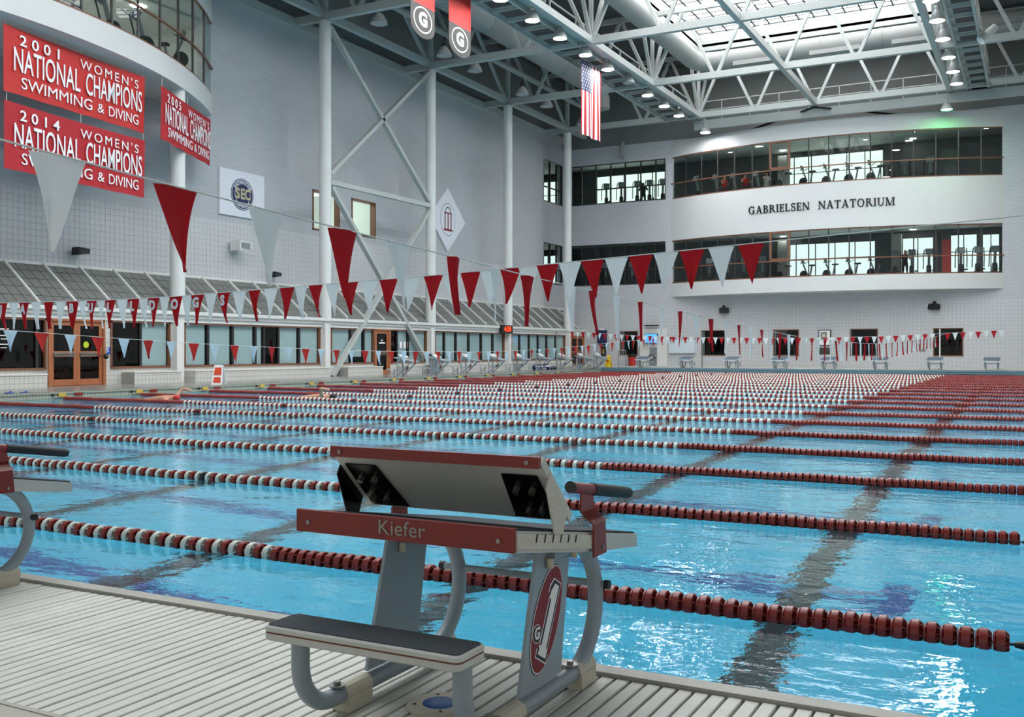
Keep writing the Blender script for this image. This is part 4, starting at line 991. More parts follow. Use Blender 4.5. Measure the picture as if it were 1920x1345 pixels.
# side balcony room
mb = MB().box(-34, XU - 0.3, 5, 28.4, 10.6, 10.85); mb.box(-34, XU - 0.3, 5, 28.4, 13.62, 13.7)
holed(mb, 'x', -34.2, -34, 5, 28.4, 10.85, 13.7, [(12, 27, 11.6, 13.0)]); mb.box(-34, XU - 0.3, 28.3, 28.4, 10.85, 13.7)
struct('wall_side_gym', mb, 'interior_light', 'grey gym room behind the near curved balcony')
for i, y in enumerate((14.5, 19.0, 22.5, 25.5)):  # downlights added to brighten the near balcony room
    t = MB().lathe([(0.0, -0.02), (0.25, -0.02), (0.25, 0.0)], 16, 'z', (-28.6, y, 13.62)).build('ceiling_downlight', 'downlight')
    tag(t, 'added round fill light in the near balcony gym, %s from the left' % ORD[i], 'ceiling light', 'added near gym lights')
# ------------------------------------------------------------------ raised letters on the curved balcony
def serif_glyph(ch):
    """capitals with heavy stems, thin strokes and serifs; unit height -> list of polygons, width"""
    P = []; H_, h_ = 0.17, 0.075
    R = lambda x0, x1, y0, y1: P.append([(x0, y0), (x1, y0), (x1, y1), (x0, y1)])
    def stem(x, w=H_, y0=0.0, y1=1.0): R(x, x + w, y0, y1); R(x - 0.07, x + w + 0.07, y0, y0 + 0.06); R(x - 0.07, x + w + 0.07, y1 - 0.06, y1)
    def line(x0, y0, x1, y1, w): P.append([(x0 - w / 2, y0), (x0 + w / 2, y0), (x1 + w / 2, y1), (x1 - w / 2, y1)])
    def ring(cx, cy, rx, ry, a0, a1, tv=H_, th=h_, n=14):
        for i in range(n):
            q = []
            for a in (a0 + (a1 - a0) * i / n, a0 + (a1 - a0) * (i + 1) / n):
                c, s = math.cos(a), math.sin(a); q.append(((cx + rx * c, cy + ry * s), (cx + (rx - tv) * c, cy + (ry - th) * s)))
            P.append([q[0][1], q[0][0], q[1][0], q[1][1]])
    if ch == 'I': stem(0.07); w = 0.31
    elif ch == 'L': stem(0.07); R(0.1, 0.6, 0, h_); R(0.53, 0.6, 0, 0.25); w = 0.62
    elif ch == 'E': stem(0.07); R(0.1, 0.6, 0, h_); R(0.53, 0.6, 0, 0.25); R(0.1, 0.58, 1 - h_, 1); R(0.51, 0.58, 0.75, 1); R(0.2, 0.5, 0.47, 0.53); R(0.44, 0.5, 0.38, 0.62); w = 0.64
    elif ch == 'T': stem(0.28); R(0.0, 0.73, 1 - h_, 1); R(0.0, 0.07, 0.74, 1); R(0.66, 0.73, 0.74, 1); w = 0.73
    elif ch == 'N': stem(0.07, h_ + 0.02); stem(0.7, h_ + 0.02); line(0.12, 1.0, 0.74, 0.0, 0.2); w = 0.88
    elif ch == 'M': stem(0.07, h_ + 0.01); stem(0.83, H_); line(0.14, 1.0, 0.5, 0.0, 0.19); line(0.86, 1.0, 0.5, 0.0, 0.08); w = 1.07
    elif ch == 'A': line(0.12, 0.0, 0.42, 1.0, 0.07); line(0.72, 0.0, 0.42, 1.0, 0.19); R(0.22, 0.62, 0.3, 0.36); R(0.0, 0.26, 0, 0.05); R(0.56, 0.88, 0, 0.05); w = 0.88
    elif ch == 'O': ring(0.45, 0.5, 0.43, 0.52, 0, 2 * PI, n=26); w = 0.9
    elif ch == 'G': ring(0.45, 0.5, 0.43, 0.52, 0.7, 2 * PI - 0.55, n=22); R(0.64, 0.8, 0.05, 0.45); R(0.55, 0.88, 0.4, 0.45); R(0.74, 0.79, 0.7, 0.98); w = 0.92
    elif ch == 'U': R(0.07, 0.24, 0.35, 1.0); R(0.0, 0.32, 0.94, 1.0); R(0.66, 0.73, 0.35, 1.0); R(0.58, 0.82, 0.94, 1.0); ring(0.4, 0.35, 0.33, 0.37, PI, 2 * PI, 0.14, 0.1); w = 0.84
    elif ch == 'S': ring(0.32, 0.73, 0.28, 0.28, 0.5, 1.5 * PI, 0.11, 0.08, 12); ring(0.32, 0.27, 0.3, 0.29, -0.9 * PI, 0.5 * PI, 0.12, 0.08, 14); line(0.18, 0.62, 0.48, 0.4, 0.2); R(0.5, 0.55, 0.72, 0.98); R(0.06, 0.11, 0.02, 0.3); w = 0.64
    elif ch in 'BR':
        stem(0.07); ring(0.3, 0.76, 0.32, 0.24, -PI / 2, PI / 2, 0.15, h_); R(0.15, 0.32, 1 - h_, 1); R(0.15, 0.32, 0.49, 0.55); w = 0.72
        if ch == 'B': ring(0.32, 0.27, 0.36, 0.27, -PI / 2, PI / 2, 0.16, h_); R(0.15, 0.34, 0, h_)
        else: line(0.74, 0.0, 0.4, 0.52, 0.2); R(0.62, 0.86, 0, 0.05); w = 0.82
    return P, w
sn = thing('wall_lettering', 'raised black serif letters GABRIELSEN NATATORIUM on the white balcony band', 'lettering', (-10.9, 57.5, 9.37))
for word, xa, xb in (('GABRIELSEN', -14.95, -11.42), ('NATATORIUM', -10.93, -6.95)):
    gl = [serif_glyph(c) for c in word]; hgt = 0.44; tot = sum(g[1] for g in gl); gap = ((xb - xa) / hgt - tot) / (len(word) - 1); x = xa
    for c, (polys, w_) in zip(word, gl):
        cx = x + w_ * hgt / 2; cy = YF - ef(cx); R_ = 22.48; ang = -math.asin((cx + 10.93) / R_) * -1
        mb = MB()
        for q in polys: mb.prism([((px - w_ / 2) * hgt, py * hgt) for px, py in q], -0.055, -0.005, 'xz')
        o = bpy.data.objects.new('letter', mb.mesh('letter', 'black')); COL.objects.link(o); o.parent = sn
        o.location = Vector((cx, cy, 9.16)) - sn.location; o.rotation_euler = (0, 0, ang)
        x += (w_ + gap) * hgt
# ------------------------------------------------------------------ exercise machines and people behind the glass
def elliptical():
    t = thing('exercise_machine', 'machine', 'exercise machine')
    lbuild(MB().box(-0.28, 0.28, -0.9, 0.6, 0.0, 0.1).box(-0.1, 0.1, -0.8, 0.5, 0.1, 0.18), 'base', 'machine', t)
    lbuild(MB().lathe([(0.0, -0.12), (0.3, -0.12), (0.34, 0), (0.3, 0.12), (0, 0.12)], 18, 'x', (0, 0.25, 0.42)), 'flywheel', 'machine', t, True)
    lbuild(MB().beam((0, 0.25, 0.5), (0, 0.02, 1.35), 0.1, 0.14, up=(1, 0, 0)), 'mast', 'machine_grey', t)
    lbuild(MB().slab((-0.2, -0.08, 1.28), (0.2, -0.08, 1.28), (0.2, 0.06, 1.62), (-0.2, 0.06, 1.62), 0.06), 'console', 'machine_grey', t)
    for s_ in (-1, 1):
        lbuild(MB().tube([(s_ * 0.3, 0.1, 0.5), (s_ * 0.3, -0.05, 1.1), (s_ * 0.26, -0.2, 1.55)], 0.03, 6), 'arm', 'machine', t, True)
        lbuild(MB().box(s_ * 0.2 - 0.08, s_ * 0.2 + 0.08, -0.7, -0.3, 0.25 + 0.08 * s_, 0.31 + 0.08 * s_).box(s_ * 0.2 - 0.02, s_ * 0.2 + 0.02, -0.4, 0.3, 0.2, 0.26), 'pedal', 'machine', t)
    return t
def bike():
    t = thing('exercise_bike', 'bike', 'exercise bike')
    lbuild(MB().box(-0.25, 0.25, -0.55, -0.47, 0, 0.07).box(-0.25, 0.25, 0.47, 0.55, 0, 0.07).box(-0.05, 0.05, -0.5, 0.5, 0.04, 0.12), 'base', 'machine', t)
    lbuild(MB().lathe([(0.0, -0.06), (0.26, -0.06), (0.26, 0.06), (0, 0.06)], 18, 'x', (0, 0.3, 0.4)), 'flywheel', 'machine', t)
    lbuild(MB().beam((0, -0.1, 0.1), (0, -0.28, 0.9), 0.06, 0.08, up=(1, 0, 0)).beam((0, 0.0, 0.3), (0, 0.35, 1.05), 0.06, 0.08, up=(1, 0, 0)), 'frame', 'machine_grey', t)
    lbuild(MB().box(-0.12, 0.12, -0.45, -0.15, 0.9, 0.98), 'seat', 'machine', t)
    lbuild(MB().tube([(-0.22, 0.15, 1.2), (-0.2, 0.38, 1.1), (0.2, 0.38, 1.1), (0.22, 0.15, 1.2)], 0.02, 6), 'handlebar', 'machine', t)
    lbuild(MB().slab((-0.12, 0.36, 1.12), (0.12, 0.36, 1.12), (0.12, 0.46, 1.36), (-0.12, 0.46, 1.36), 0.04), 'console', 'machine_grey', t)
    return t
protoE, protoB = elliptical(), bike(); usedE = usedB = False
def machine(kind, x, y, z, rz, label, group):
    global usedE, usedB
    if kind == 'e': o = protoE if not usedE else dup(protoE); usedE = True
    else: o = protoB if not usedB else dup(protoB); usedB = True
    o.location = (x, y, z); o.rotation_euler = (0, 0, rz); tag(o, label, None, group)
ZU, ZL = 10.55, 5.35
for i, u in enumerate((1137, 1165, 1195, 1218, 1243)):
    machine('e', at_y(u, 60.8), 60.8, ZU, 0.4, 'exercise machine in the upper band left of the curve, %s from the left' % ORD[i], 'machines in the upper left window band')
for i, u in enumerate((1305, 1341, 1375, 1418)):
    machine('e', at_y(u, 60.8), 60.8, ZU, -0.5, 'exercise machine at the upper curved glass, left cluster, %s from the left' % ORD[i], 'machines at the upper curved glass')
for i, u in enumerate((1470, 1515, 1558, 1600, 1642)):
    machine('b', at_y(u, 58.75), 58.75, ZU, 1.2, 'exercise bike against the bright upper windows, %s from the left' % ORD[i], 'bikes at the upper curved glass')
for i, u in enumerate((1662, 1696, 1744)):
    machine('e', at_y(u, 60.8), 60.8, ZU, 0.0, 'tall exercise machine right of the bright upper windows, %s from the left' % ORD[i], 'machines at the upper curved glass')
for i, u in enumerate((1300, 1330, 1365, 1395, 1430)):
    machine('e', at_y(u, 60.8), 60.8, ZL, 0.3, 'exercise machine in the lower curved glass, behind the pennants, %s from the left' % ORD[i], 'machines at the lower curved glass')
for i, u in enumerate((1470, 1515, 1558, 1600, 1642)):
    machine('b', at_y(u, 60.8), 60.8, ZL, 1.1, 'exercise bike in the bright middle of the lower glass, %s from the left' % ORD[i], 'bikes at the lower curved glass')
for i, u in enumerate((1678, 1710, 1742, 1802, 1834, 1866)):
    machine('e', at_y(u, 60.8), 60.8, ZL, 0.15, 'exercise machine in the right part of the lower glass, %s from the left' % ORD[i], 'machines at the lower curved glass')
for i, u in enumerate((1090, 1110, 1135, 1160, 1185, 1212, 1236)):
    machine('e', at_y(u, 60.8), 60.8, ZL, 0.2, 'exercise machine in the lower band left of the curve, %s from the left' % ORD[i], 'machines in the lower left window band')
for i, (y, x, k) in enumerate(((18.4, -25.4, 'e'), (20.2, -25.7, 'b'), (21.8, -26.0, 'e'), (23.4, -26.3, 'e'), (25.0, -26.4, 'b'), (26.6, -28.9, 'e'))):
    machine(k, x, y, 10.86, -1.2, 'exercise machine in the near balcony above the banners, %s from the left' % ORD[i], 'machines in the near balcony')
tv = thing('gym_screen', 'black standing screen behind the upper curved glass', 'screen', (at_y(1782, 59.2), 59.2, ZU))
lbuild(MB().box(-0.45, 0.45, -0.04, 0.04, 0.95, 1.6), 'panel', 'black', tv); lbuild(MB().box(-0.35, 0.35, -0.2, 0.2, 0, 0.95), 'stand', 'machine', tv)
rp_ = thing('red_pillar_pad', 'tall red pad on a pillar behind the lower curved glass', 'pad', (at_y(1775, 60), 60, ZL)); lbuild(MB().box(-0.22, 0.22, -0.12, 0.12, 0, 2.0), 'pad', 'red_plain', rp_)
lbuild(MB().box(-0.42, -0.24, -0.14, 0.14, 0, 2.4), 'pillar', 'black', rp_)
for k, (x, z0, z1) in enumerate(((at_y(1446, 59.6), ZU, 13.3), (at_y(1668, 59.6), ZL, 8.1), (at_y(1446, 59.6), ZL, 8.1))):
    struct('column', MB().box(x - 0.28, x + 0.28, 62.5, 63.0, z0, z1), 'interior', 'square grey pillar behind the %s curved glass' % ('upper', 'lower right', 'lower left')[k])
def person(label, loc, rz, mats, pose):
    """one continuous skinned figure; pose = joint offsets"""
    J = {'pelvis': (0, 0, 0.95, .13), 'waist': (0, 0.01, 1.1, .125), 'chest': (0, 0.02, 1.32, .15), 'neck': (0, 0.0, 1.5, .055), 'head': (0, -0.03, 1.6, .085), 'crown': (0, -0.02, 1.74, .08)}
    E_ = [('pelvis', 'waist'), ('waist', 'chest'), ('chest', 'neck'), ('neck', 'head'), ('head', 'crown')]
    for s_, n_ in ((-1, 'l'), (1, 'r')):
        J['sh' + n_] = (s_ * 0.19, 0.02, 1.42, .065); J['el' + n_] = (s_ * 0.27, -0.12 + pose * s_ * 0.1, 1.18, .045); J['ha' + n_] = (s_ * 0.24, -0.36 + pose * s_ * 0.12, 1.3, .04)
        J['hip' + n_] = (s_ * 0.1, 0, 0.9, .095); J['kn' + n_] = (s_ * 0.11, -0.12 * (1 + pose * s_), 0.5, .065); J['an' + n_] = (s_ * 0.11, 0.05 - 0.1 * pose * s_, 0.09, .045); J['to' + n_] = (s_ * 0.12, -0.15 - 0.1 * pose * s_, 0.04, .04)
        E_ += [('chest', 'sh' + n_), ('sh' + n_, 'el' + n_), ('el' + n_, 'ha' + n_), ('pelvis', 'hip' + n_), ('hip' + n_, 'kn' + n_), ('kn' + n_, 'an' + n_), ('an' + n_, 'to' + n_)]
    return skinned('person', label, loc, (0, 0, rz), J, E_, 'pelvis', lambda c: 3 if c.z > 1.66 or (c.z > 1.58 and c.y > 0.02) else 2 if c.z > 1.47 or (abs(c.x) > 0.215 and c.z > 1.05) else 0 if c.z > 0.98 else 1 if c.z > 0.5 else 2, mats)
def skinned(name, label, loc, rot, J, E_, root, matfn, mats):
    ks = list(J); me = bpy.data.meshes.new(name); me.from_pydata([J[k][:3] for k in ks], [(ks.index(a), ks.index(b)) for a, b in E_], [])
    o = bpy.data.objects.new(name, me); COL.objects.link(o)
    md = o.modifiers.new('Skin', 'SKIN'); sv = me.skin_vertices[0].data
    for i, k in enumerate(ks): sv[i].radius = (J[k][3], J[k][3]); sv[i].use_root = k == root
    o.modifiers.new('Sub', 'SUBSURF').levels = 1
    bpy.context.view_layer.update()
    m2 = bpy.data.meshes.new_from_object(o.evaluated_get(bpy.context.evaluated_depsgraph_get()))
    o.modifiers.clear(); o.data = m2; bpy.data.meshes.remove(me); m2.name = name
    m2.materials.clear()
    for m_ in mats: m2.materials.append(MATS[m_])
    for p in m2.polygons: p.material_index = matfn(p.center); p.use_smooth = True
    o.location = loc; o.rotation_euler = rot
    return tag(o, label, 'person')
person('person in a red shirt exercising at the upper curved glass, left of two', (at_y(1358, 62.25), 62.25, ZU + 0.02), 0.9, ['shirt_red', 'shorts', 'skin', 'hair'], 1)
person('person in a red shirt at the upper curved glass, beside a white mullion', (at_y(1397, 62.25), 62.25, ZU + 0.02), 0.9, ['shirt_red', 'shorts', 'skin', 'hair'], -1)
person('person in a white shirt at the upper curved glass near the pillar', (at_y(1437, 62.25), 62.25, ZU + 0.02), 0.7, ['shirt_white', 'shirt_white', 'skin', 'hair'], 1)
person('person in a dark shirt on a machine behind the lower curved glass', (at_y(1697, 62.25), 62.25, ZL + 0.02), 0.1, ['machine', 'shorts', 'skin', 'hair'], 1)
person('dark figure on a machine in the upper band left of the curve', (at_y(1206, 62.25), 62.25, ZU + 0.02), 0.4, ['machine', 'shorts', 'hair', 'hair'], -1)
def swimmer(label, x, y, cap, s_):
    J = {'hip': (-0.75, 0, -0.06, .1), 'chest': (-0.25, 0, -0.02, .13), 'neck': (0.0, 0, 0.0, .06), 'head': (0.12, 0, 0.02, .095), 'crown': (0.22, 0, 0.02, .08), 'knee': (-1.2, 0.08, -0.1, .07), 'ankle': (-1.6, 0.1, -0.08, .05), 'knee2': (-1.2, -0.08, -0.14, .07), 'ankle2': (-1.6, -0.1, -0.16, .05),
         'sh': (-0.1, 0.18 * s_, 0.02, .06), 'el': (-0.02, 0.34 * s_, 0.24, .045), 'ha': (0.28, 0.34 * s_, 0.2, .04), 'sh2': (-0.1, -0.18 * s_, -0.04, .06), 'el2': (0.2, -0.22 * s_, -0.1, .045), 'ha2': (0.5, -0.2 * s_, -0.08, .04)}
    E_ = [('hip', 'chest'), ('chest', 'neck'), ('neck', 'head'), ('head', 'crown'), ('hip', 'knee'), ('knee', 'ankle'), ('hip', 'knee2'), ('knee2', 'ankle2'), ('chest', 'sh'), ('sh', 'el'), ('el', 'ha'), ('chest', 'sh2'), ('sh2', 'el2'), ('el2', 'ha2')]
    skinned('swimmer', label, (x, y, 0.02), (0, 0, 0), J, E_, 'chest', lambda c: 1 if c.x > 0.07 and abs(c.y) < 0.12 and c.z > -0.02 else 0, ['skin', cap])
swimmer('swimmer with a red cap near the pool edge below the glass doors', -19.4, 18.4, 'red_plain', 1)
swimmer('swimmer with a dark cap far out among the lane ropes', -16.5, 21.0, 'machine', -1)
# ------------------------------------------------------------------ starting blocks along the other two sides
FBX = [-19.82, -17.32, -14.76, -12.2, -9.67, -7.14, -4.58, -2.03]
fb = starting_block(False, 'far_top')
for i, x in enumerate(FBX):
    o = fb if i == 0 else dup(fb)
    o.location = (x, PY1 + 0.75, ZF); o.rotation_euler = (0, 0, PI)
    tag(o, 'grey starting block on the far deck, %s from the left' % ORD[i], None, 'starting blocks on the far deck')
def side_block():
    t = thing('starting_block', 'starting block', 'starting block')
    lbuild(MB().slab((-0.12, -0.27, 0.76), (0.75, -0.27, 0.6), (0.75, 0.27, 0.6), (-0.12, 0.27, 0.76), 0.045), 'platform', 'block_grey', t)
    lbuild(MB().slab((0.05, -0.25, 0.9), (0.25, -0.25, 0.76), (0.25, 0.25, 0.76), (0.05, 0.25, 0.9), 0.03), 'wedge_plate', 'block_white', t)
    for s_ in (-0.2, 0.2):
        lbuild(MB().tube([(0, s_, 0.0), (0, s_, 0.58), (0.03, s_, 0.66), (0.12, s_, 0.69), (0.5, s_, 0.62)], 0.03, 8), 'frame_tube', 'block_grey', t, True)
        lbuild(MB().tube([(0.0, s_, 0.04), (0.62, s_, 0.58)], 0.028, 8), 'strut', 'block_grey', t, True)
        lbuild(MB().tube([(0.0, s_, 0.3), (0.32, s_, 0.3)], 0.02, 8), 'brace', 'block_grey', t, True)
        lbuild(MB().tube([(-0.42, s_, 0.0), (-0.42, s_, 0.3)], 0.022, 8), 'step_leg', 'block_grey', t, True)
    lbuild(MB().box(-0.5, -0.32, -0.26, 0.26, 0.3, 0.34), 'step', 'block_white', t)
    lbuild(MB().tube([(-0.42, -0.2, 0.15), (-0.42, 0.2, 0.15)], 0.018, 8), 'step_bar', 'block_grey', t)
    lbuild(MB().prism([(0.3, 0.3), (0.42, 0.38), (0.36, 0.46)], -0.02, 0.02, 'xz'), 'gusset', 'block_red', t)
    return t
sb = side_block()
for i in range(9):
    o = sb if i == 0 else dup(sb); o.location = (-22.72, 33.45 + 2.5 * i, ZD)
    tag(o, 'cantilevered grey starting block along the office side, %s from the single door' % ORD[i], None, 'starting blocks along the side deck')
# ------------------------------------------------------------------ roof equipment
def lamp(label, x, y, z, glow, group, r=0.3, lit=True):
    t = thing('high_bay_lamp', label, 'lamp', (x, y, z), group)
    lbuild(MB().lathe([(r, 0.0), (r * 0.92, 0.12), (r * 0.55, 0.34), (r * 0.28, 0.44), (r * 0.26, 0.44), (r * 0.5, 0.33), (r * 0.86, 0.12), (r * 0.95, 0.0)], 20, ring=True), 'shade', 'lamp_shade', t, True)
    lbuild(MB().lathe([(0.0, 0.015), (r * 0.9, 0.015), (r * 0.9, 0.03), (0, 0.03)], 20), 'lens', glow, t, True)
    lbuild(MB().lathe([(0.07, 0.42), (0.1, 0.5), (0.1, 0.62), (0.03, 0.68), (0.02, 0.9), (0, 0.9)], 10), 'ballast', 'dark_metal' if not lit else 'steel_paint', t, True)
for i, y in enumerate((35.8, 38.4, 41.1, 43.7, 46.4, 49.1, 51.7, 54.2)):
    lamp('round ceiling lamp in the row above the flag, %s from the camera end%s' % (ORD[i], ', unlit' if i == 4 else ''), -17.95, y, 14.45, 'lamp_glow' if i != 4 else 'lamp_shade', 'lamps along the left girder')
for i in range(10):  # rows continued mostly out of view, added to light the hall evenly
    lamp('added round lamp above the near pool half, left row, %s from the camera' % ORD[9 - i], -17.95, 33.1 - 2.65 * i, 14.45, 'lamp_glow', 'lamps along the left girder')
    lamp('added round lamp above the near pool half, right row, %s from the camera' % ORD[9 - i], -3.62, 38.1 - 2.9 * i, 14.45, 'lamp_glow', 'lamps along the right rack')
lamp('lit round lamp at the far end of the left row, by the end wall', -17.3, 57.1, 14.0, 'lamp_glow', 'lamps along the left girder')
for i, y in enumerate((40.8, 43.4, 46.1, 49.1, 51.7, 54.1)):
    lamp('round ceiling lamp in the right-hand rack, %s from the camera end' % ORD[i], -3.62, y, 14.45, 'lamp_glow', 'lamps along the right rack')
lamp('green glowing round lamp above the curved balcony', -4.3, 57.15, 13.9, 'lamp_green', None)
for i, (y, z) in enumerate(((33.8, 14.67), (38.9, 14.67), (41.7, 14.67), (46.7, 14.67), (49.6, 14.67), (54.5, 14.67))):
    lamp('unlit grey bell lamp by the side wall beams, %s from the camera end' % ORD[i], -24, y, z, 'lamp_shade', 'unlit bell lamps along the side', 0.36, False)
# ducts and pipe
def duct(name, label, path, r, band=None):
    t = thing(name, label, 'duct', path[0]); MB().tube(path, r, 20).build('duct_run', 'duct', t, True)
    if band:
        for p, ax in band: MB().lathe([(r, -0.04), (r + 0.025, -0.04), (r + 0.025, 0.04), (r, 0.04)], 20, ax, p, True).build('joint_band', 'duct', t, True)
    return t
duct('air_duct', 'big round grey air duct along the side below the roof', [(-22.5, 12, 16.4), (-22.5, 52.5, 16.4), (-22.5, 53.2, 16.25), (-22.45, 53.5, 15.7), (-22.45, 53.5, 15.2)], 0.56, [((-22.5, 20 + 4 * i, 16.4), 'y') for i in range(9)])
el = [(-16.6, 12, 17.0), (-16.6, 52.2, 17.0), (-16.5, 52.9, 17.0), (-16.2, 53.25, 17.0), (-15.6, 53.35, 17.0), (8.5, 53.35, 17.0)]
dc_ = duct('air_duct', 'round air duct turning the corner below the far end of the skylight', el, 0.5, [((-13 + 3 * i, 53.35, 17.0), 'x') for i in range(7)])
for i in range(5): MB().box(-14.5 + 4 * i, -12.0 + 4 * i, 52.82, 52.9, 16.5, 16.72).build('diffuser', 'duct', dc_)
duct('conduit_pipe', 'slim white pipe beside the big air duct', [(-24.0, 12, 15.72), (-24.0, 56, 15.72)], 0.15)
duct('conduit_pipe', 'short white pipe end bent down by the far corner', [(-23.3, 59.2, 14.4), (-23.3, 59.0, 14.0), (-23.3, 59.0, 13.6), (-23.3, 59.3, 13.45)], 0.12)
# lamp racks (ladder-like catwalk soffits)
def rack(label, x0, x1, ya, yb, z, step=1.33):
    t = sgroup('lamp_rack', label, (x0, ya, z))
    for x in (x0, x1): MB().box(x - 0.05, x + 0.05, ya, yb, z - 0.08, z + 0.08).build('rail', 'steel_paint', t)
    n = int((yb - ya) / step)
    for i in range(n + 1):
        y = ya + i * step
        MB().box(min(x0, x1), max(x0, x1), y - 0.04, y + 0.04, z - 0.05, z + 0.05).build('rung', 'steel_paint', t)
        if i < n: MB().box(min(x0, x1) + 0.22, max(x0, x1) - 0.1, y + 0.28, y + step - 0.22, z + 0.06, z + 0.09).build('mesh_panel', 'dark_metal', t)
    MB().box(min(x0, x1), max(x0, x1), ya, yb, z + 0.1, z + 0.13).build('walkway', 'steel_paint', t)
    for zz in (0.6, 1.1): MB().box(x1 - 0.03, x1 + 0.03, ya, yb, z + zz - 0.03, z + zz + 0.03).build('handrail', 'steel_paint', t)
    for i in range(0, n + 1, 2): MB().box(x1 - 0.03, x1 + 0.03, ya + i * step - 0.03, ya + i * step + 0.03, z, z + 1.1).build('post', 'steel_paint', t)
rack('white ladder-like catwalk left of the lamp row with dark mesh panels', -19.6, -18.2, 6, 57, 14.88)
rack('white ladder-like lamp rack at the right with dark panels', -3.3, -2.3, 10, 58, 14.88)
struct('trim_9', MB().box(-3.72, -3.5, 10, 57.5, 15.2, 15.3), 'steel_paint', 'lamp mounting rail of the right rack')
struct('trim_6', MB().box(-18.2, -17.6, 6, 57, 14.98, 15.03), 'steel_paint', 'pale soffit strip over the left lamp row')
# end catwalk with railing
t = sgroup('end_catwalk', 'railed catwalk along the end wall above the curved balcony', (-10, 57.4, 14.6))
MB().box(-18, 8.5, 57.1, 57.3, 14.25, 14.75).build('fascia', 'steel_paint', t)
MB().box(-18, 8.5, 57.3, 58.4, 14.68, 14.75).build('walkway', 'roof_dark', t)
for z in (15.35, 15.85): MB().box(-18, 8.5, 57.18, 57.23, z - 0.025, z + 0.025).build('handrail', 'steel_paint', t)
for i in range(17): MB().box(-18 + i * 1.65 - 0.025, -18 + i * 1.65 + 0.025, 57.18, 57.23, 14.7, 15.87).build('post', 'steel_paint', t)
for xa, xb in ((-16, -11), (-6, -11)):
    MB().beam((-11, 56.7, 14.7), (xb if False else xa, 59.4, 14.2), 0.1, 0.1).build('brace', 'dark_metal', t)
# projector spotlight on the right rack
sp = thing('spotlight', 'white tubular spotlight aimed down from the right lamp rack', 'spotlight', (-2.0, 46.8, 14.6))
lbuild(MB().tube([(0.35, 0.2, 0.35), (-0.2, -0.15, -0.25)], [0.16, 0.2], 14), 'housing', 'white_paint', sp, True); lbuild(MB().tube([(0.1, 0.05, 0.05), (-0.28, 0.05, 0.3)], 0.03, 6), 'yoke', 'steel_paint', sp)
# ------------------------------------------------------------------ flag and long hanging banners
fgp = None
fg = thing('national_flag', 'striped flag with a starred canton hanging below the left lamp row', 'flag', (-18.45, 42.9, 14.5))
Y0, Y1, ZT, ZB = 41.8, 44.05, 14.55, 11.15; cx_ = lambda y, z: -18.45 + 0.05 * math.sin(y * 5.5) * (0.4 + (ZT - z) * 0.25)
def strip(ya, yb, za, zb, m, name, off=0.0, n=3, rows=10):
    mb = MB(); fr = []
    for r in range(rows + 1):
        for i in range(n + 1):
            y = ya + (yb - ya) * i / n; z = za + (zb - za) * r / rows; fr.append((cx_(y, z) + off, y, z))
    K = len(fr); fs = []
    for r in range(rows):
        for i in range(n): a = r * (n + 1) + i; q = (a, a + n + 1, a + n + 2, a + 1); fs += [q, tuple(K + j for j in reversed(q))]
    mb.add(fr + [(x - 0.006, y, z) for x, y, z in fr], fs); return mb.build(name, m, fg, True)
sw = (Y1 - Y0) / 13
for i in range(13): strip(Y0 + i * sw, Y0 + (i + 1) * sw, ZT, ZB, 'banner_red2' if i % 2 == 0 else 'print_white', 'stripe')
MB().tube([(-18.45, Y0 - 0.05, ZT + 0.02), (-18.45, Y1 + 0.05, ZT + 0.02)], 0.025, 8).build('pole', 'steel_paint', fg)
for yy in (Y0 + 0.1, Y1 - 0.1): MB().tube([(-18.45, yy, ZT), (-18.45, yy, 15.0)], 0.012, 6).build('tie', 'rope_white', fg)
cn = strip(Y0 - 0.005, Y0 + 7 * sw, ZT + 0.005, ZT - 1.35, 'flag_navy', 'canton', 0.012, 8)
mb = MB()
for r in range(9):
    for c in range(5 if r % 2 else 6):
        y = Y0 + 7 * sw * ((c + (1 if r % 2 else 0.5)) / 6); z = ZT - 1.35 * (r + 0.6) / 9.2
        pts = [(y + (0.062 if k % 2 == 0 else 0.026) * math.sin(PI * k / 5), z + (0.062 if k % 2 == 0 else 0.026) * math.cos(PI * k / 5)) for k in range(10)]
        o = len(mb.v); x = cx_(y, z) + 0.018; mb.v += [(x, y, z)] + [(x, p[0], p[1]) for p in pts]
        for k in range(10): mb.f.append((o, o + 1 + k, o + 1 + (k + 1) % 10)); mb.m.append(0)
tag(mb.build('stars', 'print_white', fg), kind='stuff')
